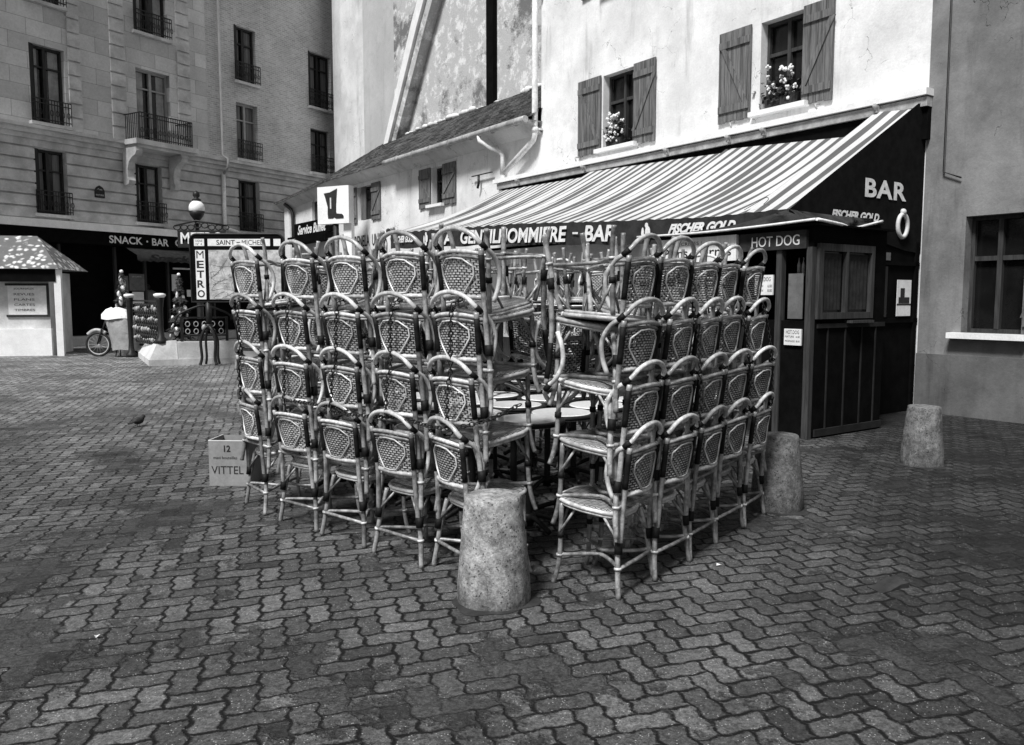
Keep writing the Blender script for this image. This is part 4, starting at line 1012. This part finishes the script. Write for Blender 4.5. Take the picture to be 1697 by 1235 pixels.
# candelabra + METRO sign
o = empty('metro_lamp', (-8.21, 21.5, 0), 0, 'globe street lamp with iron scrollwork and a dark METRO sign below', 'street lamp')
MB().lathe([(.2, 0), (.18, .3), (.09, .5), (.07, 2.6), (.09, 2.9), (.05, 3.0), (.05, 3.45), (.09, 3.6), (.15, 3.68)], 12).build('post', 'iron', o)
MB().sphere((0, 0, 3.88), .2, 20, 14, (1, 1, 1.02)).build('globe', 'globe', o)
MB().lathe([(.02, 3.55), (.1, 3.6), (.17, 3.7), (.2, 3.80), (.192, 3.80), (.09, 3.62)], 16, cap=False).lathe([(.1, 4.06), (.12, 4.1), (.05, 4.14), (.09, 4.2), (.08, 4.28), (.01, 4.33)], 12).build('lamp_cradle', 'iron', o)
s_ = MB().box(-.48, .75, -.12, -.04, 2.86, 3.30).build('sign_board', 'iron', o)
text('METRO', 1.1, .30, (-.40, -.125, 2.95), UP, 'letter_white', s_, bold=.02)
k_ = MB()
for i in range(8):
    cx_ = -.5 + .18 * i; k_.tube([(cx_ + .09 * math.cos(q), -.08, 3.38 + (.05 if i in (3, 4) else 0) + .065 * math.sin(q)) for q in [n_ * math.pi / 4 for n_ in range(8)]], .018, 5, True)
k_.tube([(-.55, -.08, 3.42), (0, -.08, 3.55), (.8, -.08, 3.42)], .025, 6).build('scrollwork', 'iron', o)
# map board
mb = empty('metro_map_board', (-6.25, 18.78, 0), 0, 'black framed metro map board with SAINT-MICHEL strip and vertical METRO letters', 'sign')
x0, x1, z0, z1 = -1.09, 1.05, 1.46, 3.0; rd = .16
pf = [(x0, z0), (x1, z0)] + [(x1 - rd + rd * math.cos(a), z1 - rd + rd * math.sin(a)) for a in [math.pi / 2 * k / 6 for k in range(7)]] + [(x0 + rd + rd * math.cos(a), z1 - rd + rd * math.sin(a)) for a in [math.pi / 2 + math.pi / 2 * k / 6 for k in range(7)]]
fr = MB().prism(pf, -.05, .05).build('frame', 'dark_paint', mb)
MB().tube([(x, -.05, z) for x, z in pf], .022, 6, True).build('frame_edge', 'iron', mb)
p = MB().box(-.99, -.76, -.058, -.051, 2.73, 2.89).build('line_tile', 'paper', mb); text('LIGNE', .15, .05, (-.95, -.06, 2.82), UP, 'ink', p); text('N° 4', .14, .05, (-.95, -.06, 2.75), UP, 'ink', p)
p = MB().box(-.68, .74, -.058, -.051, 2.73, 2.89).build('station_strip', 'paper', mb); MB().box(-.02, .06, -.062, -.058, 2.80, 2.82).build('hyphen', 'ink', p); text('SAINT', .42, .11, (-.48, -.06, 2.755), UP, 'ink', p, bold=.015); text('MICHEL', .48, .11, (.10, -.06, 2.755), UP, 'ink', p)
p = MB().box(.82, .98, -.058, -.051, 2.73, 2.89).build('line_tile', 'paper', mb)
p = MB().box(-.97, -.75, -.058, -.051, 1.52, 2.64).build('letter_strip', 'paper', mb)
for i, ch in enumerate('METRO'): text(ch, .165, .17, (-.945, -.06, 2.45 - .222 * i), UP, 'ink', p, bold=0 if ch == 'M' else .025)
p = MB().box(-.67, .97, -.058, -.051, 1.52, 2.64).build('map_sheet', 'map_paper', mb)
k_ = MB(); r3 = random.Random(4)
for i in range(14):
    pts = [(r3.uniform(-.62, .9), -.062, r3.uniform(1.56, 2.58))]
    for j in range(4): pts.append((min(.95, max(-.64, pts[-1][0] + r3.uniform(-.3, .3))), -.062, min(2.6, max(1.55, pts[-1][2] + r3.uniform(-.25, .25)))))
    k_.tube(smooth(pts, 3), .003, 4)
k_.build('map_line', 'grey_paint', p)
for x in (-.73, .62):
    l = MB().tube([(x, 0, 1.46), (x, 0, .9)], .07, 8).tube([(x, 0, .95), (x, 0, .80)], [.10, .05], 8)
    for sx in (-1, 1):
        l.tube(smooth([(x, -.03, .92), (x + sx * .10, -.08, .80), (x + sx * .17, -.10, .55), (x + sx * .15, -.10, .2), (x + sx * .19, -.12, .02)]), [.035] * 16 + [.045], 6)
        l.tube(smooth([(x, .03, .92), (x + sx * .08, .08, .80), (x + sx * .14, .14, .55), (x + sx * .13, .14, .2), (x + sx * .16, .16, .02)]), .03, 6)
    l.build('leg', 'iron', mb)

# moped under a tarpaulin
mo = empty('covered_moped', (-10.55, 21.6, 0), R(4), 'moped half hidden under a pale tarpaulin, bare front wheel to the left', 'moped')
wh = MB(); c_ = (-.42, 0, .325)
wh.tube([(c_[0] + .30 * math.cos(q), 0, c_[2] + .30 * math.sin(q)) for q in [n_ * math.pi / 12 for n_ in range(24)]], .032, 8, True); ty = wh.build('wheel', 'rubber', mo)
rm = MB().tube([(c_[0] + .262 * math.cos(q), 0, c_[2] + .262 * math.sin(q)) for q in [n_ * math.pi / 12 for n_ in range(24)]], .012, 6, True)
for k in range(14): a = k * math.pi * 2 / 14; rm.tube([(c_[0], 0, c_[2]), (c_[0] + .26 * math.cos(a), 0, c_[2] + .26 * math.sin(a))], .003, 4)
rm.build('rim', 'chrome', ty)
MB().tube([(.75 + .28 * math.cos(q), 0, .31 + .28 * math.sin(q)) for q in [n_ * math.pi / 12 for n_ in range(24)]], .04, 8, True).build('wheel', 'rubber', mo)
MB().tube([(c_[0], .06, .33), (-.30, .05, .75), (-.2, 0, 1.0)], .022).tube([(c_[0], -.06, .33), (-.30, -.05, .75)], .022).tube([(-.2, 0, .8), (.3, 0, .35), (.75, 0, .31)], .03).build('frame', 'iron', mo)
MB().tube(smooth([(-.68, 0, .58), (-.55, 0, .68), (-.40, 0, .70), (-.22, 0, .62)]), .035, 6, flat=1.6).build('mudguard', 'zinc', mo)
# tarp: draped lofted shape
def drape(prof, n=28, seed=1, amp=.04):
    rnd = random.Random(seed); ph_ = [rnd.uniform(0, 6) for _ in range(4)]; vs = []
    for (cx_, rx, ry, z) in prof:
        for k in range(n):
            a = 2 * math.pi * k / n; w_ = 1 + amp * math.sin(5 * a + ph_[0]) * (1.5 - z) + amp * .7 * math.sin(9 * a + ph_[1] + z * 2)
            vs.append((cx_ + rx * w_ * math.cos(a), ry * w_ * math.sin(a), z + .02 * math.sin(3 * a + ph_[2])))
    m = len(prof); return MB().add(vs, [(i * n + k, i * n + (k + 1) % n, (i + 1) * n + (k + 1) % n, (i + 1) * n + k) for i in range(m - 1) for k in range(n)] + [tuple(range((m - 1) * n, m * n))], True)
drape([(.30, .36, .3, .18), (.28, .38, .3, .5), (.22, .38, .28, .8), (.15, .38, .26, 1.0), (.12, .33, .22, 1.08)], seed=2).build('tarpaulin', 'tarp', mo)
drape([(.12, .40, .3, 1.0), (.1, .38, .27, 1.12), (.08, .26, .18, 1.24), (.05, .1, .08, 1.29)], seed=5, amp=.08).build('cover_top', 'tarp_white', mo)
MB().tube([(.05, -.1, 0), (.08, -.08, .2)], .015).tube([(.1, .1, 0), (.1, .08, .2)], .015).build('stand', 'iron', mo)

# newsstand at the left edge
nk = empty('newsstand', (-12.55, 22.3, 0), R(12), 'pale newsstand with mottled sloping roof and framed price board at the far left', 'kiosk')
MB().box(-2.4, .0, -.2, 1.6, .0, 2.25).build('wall', 'stone_pale', nk)
MB().box(-2.45, .05, -.35, -.2, .0, .72).build('counter', 'white_paint', nk)
rk = MB().add([(-2.7, -.7, 2.32), (.42, -.7, 2.32), (.42, 1.9, 2.32), (-2.7, 1.9, 2.32), (-2.2, .5, 3.25), (-.45, .5, 3.25)], [(0, 1, 5, 4), (1, 2, 5), (2, 3, 4, 5), (3, 0, 4), (3, 2, 1, 0)]).build('roof', 'dabs', nk)
MB().box(-2.6, .3, -.62, -.54, 1.98, 2.31).build('shade', 'dark_paint', nk)
MB().box(.25, .42, -.6, -.45, .0, 2.31).build('post', 'white_paint', nk)
q = MB().box(-1.0, -.06, -.25, -.205, 1.10, 1.88).build('price_board', 'paper', nk)
MB().box(-1.06, -.0, -.24, -.203, 1.88, 1.94).box(-1.06, 0, -.24, -.203, 1.04, 1.10).box(-.06, 0, -.24, -.203, 1.1, 1.88).build('board_frame', 'brown_wood', q)
for k in range(5): text(['JOURNAUX', 'REVUES', 'PLANS', 'CARTES', 'TIMBRES'][k], .5, .06, (-.85, -.255, 1.76 - .14 * k), UP, 'ink', q)
# Christmas trees
def fir(loc, h, label, seed):
    rnd = random.Random(seed); o = empty('decorated_tree', loc, 0, label, 'tree', 'small decorated fir trees')
    MB().lathe([(.14, 0), (.17, .3)], 12).build('pot', 'stone_pale', o); MB().tube([(0, 0, .3), (0, 0, h)], [.04, .01], 6).build('trunk', 'brown_wood', o)
    f = MB()
    for k in range(2600):
        t = rnd.random() ** .7; z = .35 + (h - .35) * (1 - t); r = .36 * t * (.75 + .35 * math.sin(z * 22)) * rnd.uniform(.3, 1.1); a = rnd.uniform(0, 6.283)
        c = Vector((r * math.cos(a), r * math.sin(a), z)); u = Vector((math.cos(a), math.sin(a), -.5)) * .10; v = Vector((-math.sin(a), math.cos(a), rnd.uniform(-.4, .4))) * .035
        f.add([c - u * .3 - v, c - u * .3 + v, c + u], [(0, 1, 2)])
    f.build('crown', 'leaf', o, fix=False)
    for k in range(26):
        t = (k + 1) / 27; z = .4 + (h - .45) * (1 - t); r = .30 * t; a = k * 2.4 + rnd.uniform(-.5, .5)
        MB().sphere((r * math.cos(a), r * math.sin(a), z), rnd.uniform(.03, .085), 7, 5, (rnd.uniform(.5, 1), rnd.uniform(.5, 1), rnd.uniform(.8, 2.2))).build('bauble', 'white_paint', o)
    MB().sphere((0, 0, h + .02), .05).build('tree_top', 'white_paint', o)
fir((-10.65, 22.35, 0), 2.25, 'small dark fir dotted with white decorations behind the covered moped', 1)
fir((-9.6, 23.6, 0), 2.2, 'small dark fir dotted with white decorations beside the metro map board', 2)
# person from behind, walking in to the snack bar
def person(loc, rz, label):
    o = empty('person', loc, rz, label, 'person')
    J = {'pel': (0, 0, .92, .13), 'sp': (0, .03, 1.15, .13), 'ch': (0, .08, 1.36, .15), 'nk': (0, .13, 1.50, .06), 'hd': (0, .17, 1.60, .085), 'ht': (0, .18, 1.70, .08),
         'ls': (-.18, .08, 1.42, .065), 'le': (-.25, .03, 1.14, .048), 'lw': (-.22, .14, .90, .036), 'lh': (-.2, .2, .84, .03), 'rs': (.18, .08, 1.42, .065), 're': (.25, .03, 1.14, .048), 'rw': (.24, .12, .90, .036), 'rh': (.23, .17, .83, .03),
         'lhp': (-.1, 0, .88, .1), 'lk': (-.11, .06, .48, .065), 'la': (-.11, -.02, .09, .042), 'lt': (-.11, .14, .04, .035), 'rhp': (.1, 0, .88, .1), 'rk': (.11, -.02, .48, .065), 'ra': (.11, -.1, .09, .042), 'rt': (.11, .06, .04, .035)}
    E_ = ['pel sp', 'sp ch', 'ch nk', 'nk hd', 'hd ht', 'ch ls', 'ls le', 'le lw', 'lw lh', 'ch rs', 'rs re', 're rw', 'rw rh', 'pel lhp', 'lhp lk', 'lk la', 'la lt', 'pel rhp', 'rhp rk', 'rk ra', 'ra rt']
    ks = list(J); me = bpy.data.meshes.new('body'); me.from_pydata([J[k][:3] for k in ks], [tuple(ks.index(q) for q in e.split()) for e in E_], [])
    b = bpy.data.objects.new('body', me); col.objects.link(b); b.parent = o; me.materials.append(M['trouser'])
    md = b.modifiers.new('s', 'SKIN'); sv = me.skin_vertices[0].data
    for i, k in enumerate(ks): sv[i].radius = (J[k][3],) * 2
    sv[0].use_root = True; b.modifiers.new('d', 'SUBSURF').render_levels = 2
    c = drape([(0, .24, .17, .62), (0, .22, .16, .9), (0, .21, .16, 1.15), (0, .25, .16, 1.36), (0, .22, .14, 1.46), (0, .09, .08, 1.53)], seed=3, amp=.02); c.v = [(x, y + .05 * max(0, z - .8) * 2, z) for x, y, z in c.v]
    for sx in (-1, 1): c.tube(smooth([(sx * .2, .09, 1.43), (sx * .27, .03, 1.14), (sx * .24, .13, .93)]), .07, 8)
    c.build('coat', 'coat', o)
    MB().sphere((0, .16, 1.645), .098, 14, 10, (.9, 1.05, 1.12)).build('hair', 'hair', o)
MB().box(-6, 13.5, .5, 6, .24, .3).build('floor_slab', 'stone', lb)
person((-12.9, 29.2, .3), math.atan2(-(-.857), .515), 'person in a dark grey coat seen from behind in the snack bar doorway')

# small things on the paving
def pigeon(loc, rz, s, label):
    o = MB(); o.sphere((0, 0, .09), .06, 12, 8, (1.7, .9, .9)); o.sphere((.10, 0, .145), .03, 10, 6); o.tube([(.06, 0, .11), (.10, 0, .14)], [.04, .028], 8)
    o.tube([(-.07, 0, .085), (-.13, 0, .075), (-.19, 0, .07)], [.045, .03, .02], 6, flat=.5); o.tube([(.125, 0, .145), (.15, 0, .138)], [.008, .002], 5)
    for sy in (-1, 1): o.tube([(0, sy * .02, .05), (.005, sy * .022, 0)], .004, 4)
    ob = o.build('pigeon', 'feather', loc=loc, rot=(0, 0, rz)); ob.scale = (s,) * 3; tag(ob, label, 'bird')
pigeon((-4.52, 9.75, 0), R(70), .8, 'small dark bird on the paving left of the chair block')

# loose paving block lifted beside a hollow, and scraps of litter
lp = MB(); lp.hprism([(-.10, -.045), (-.04, -.052), (.05, -.04), (.10, -.05), (.095, .045), (.04, .052), (-.05, .04), (-.10, .05)], -.03, .016)
o = lp.build('loose_paver', 'collar', loc=(2.02, 4.25, .004), rot=(R(6), R(-9), R(25))); tag(o, 'loose dark paving block lifted out of the paving at the right foreground', 'paving block')
for i, (x, y, sx) in enumerate(((1.20, 4.6, .016), (-1.9, 3.6, .013))):
    o = MB().add([(-sx, -sx * .5, .004), (sx, -sx * .6, .012), (sx * .8, sx * .5, .006), (-sx * .7, sx * .6, .014)], [(0, 1, 2, 3)]).build('paper_scrap', 'paper', loc=(x, y, .003), rot=(0, 0, i * 1.3))
    tag(o, ['white scrap of paper on the dark paving right of the chairs', 'pale scrap of litter on the paving at the lower left', 'small pale scrap on the paving left of the chair row', 'tiny pale scrap on the paving at the lower right', 'tiny pale scrap on the paving left of the large bollard foot'][i], 'litter', 'litter scraps on the paving')
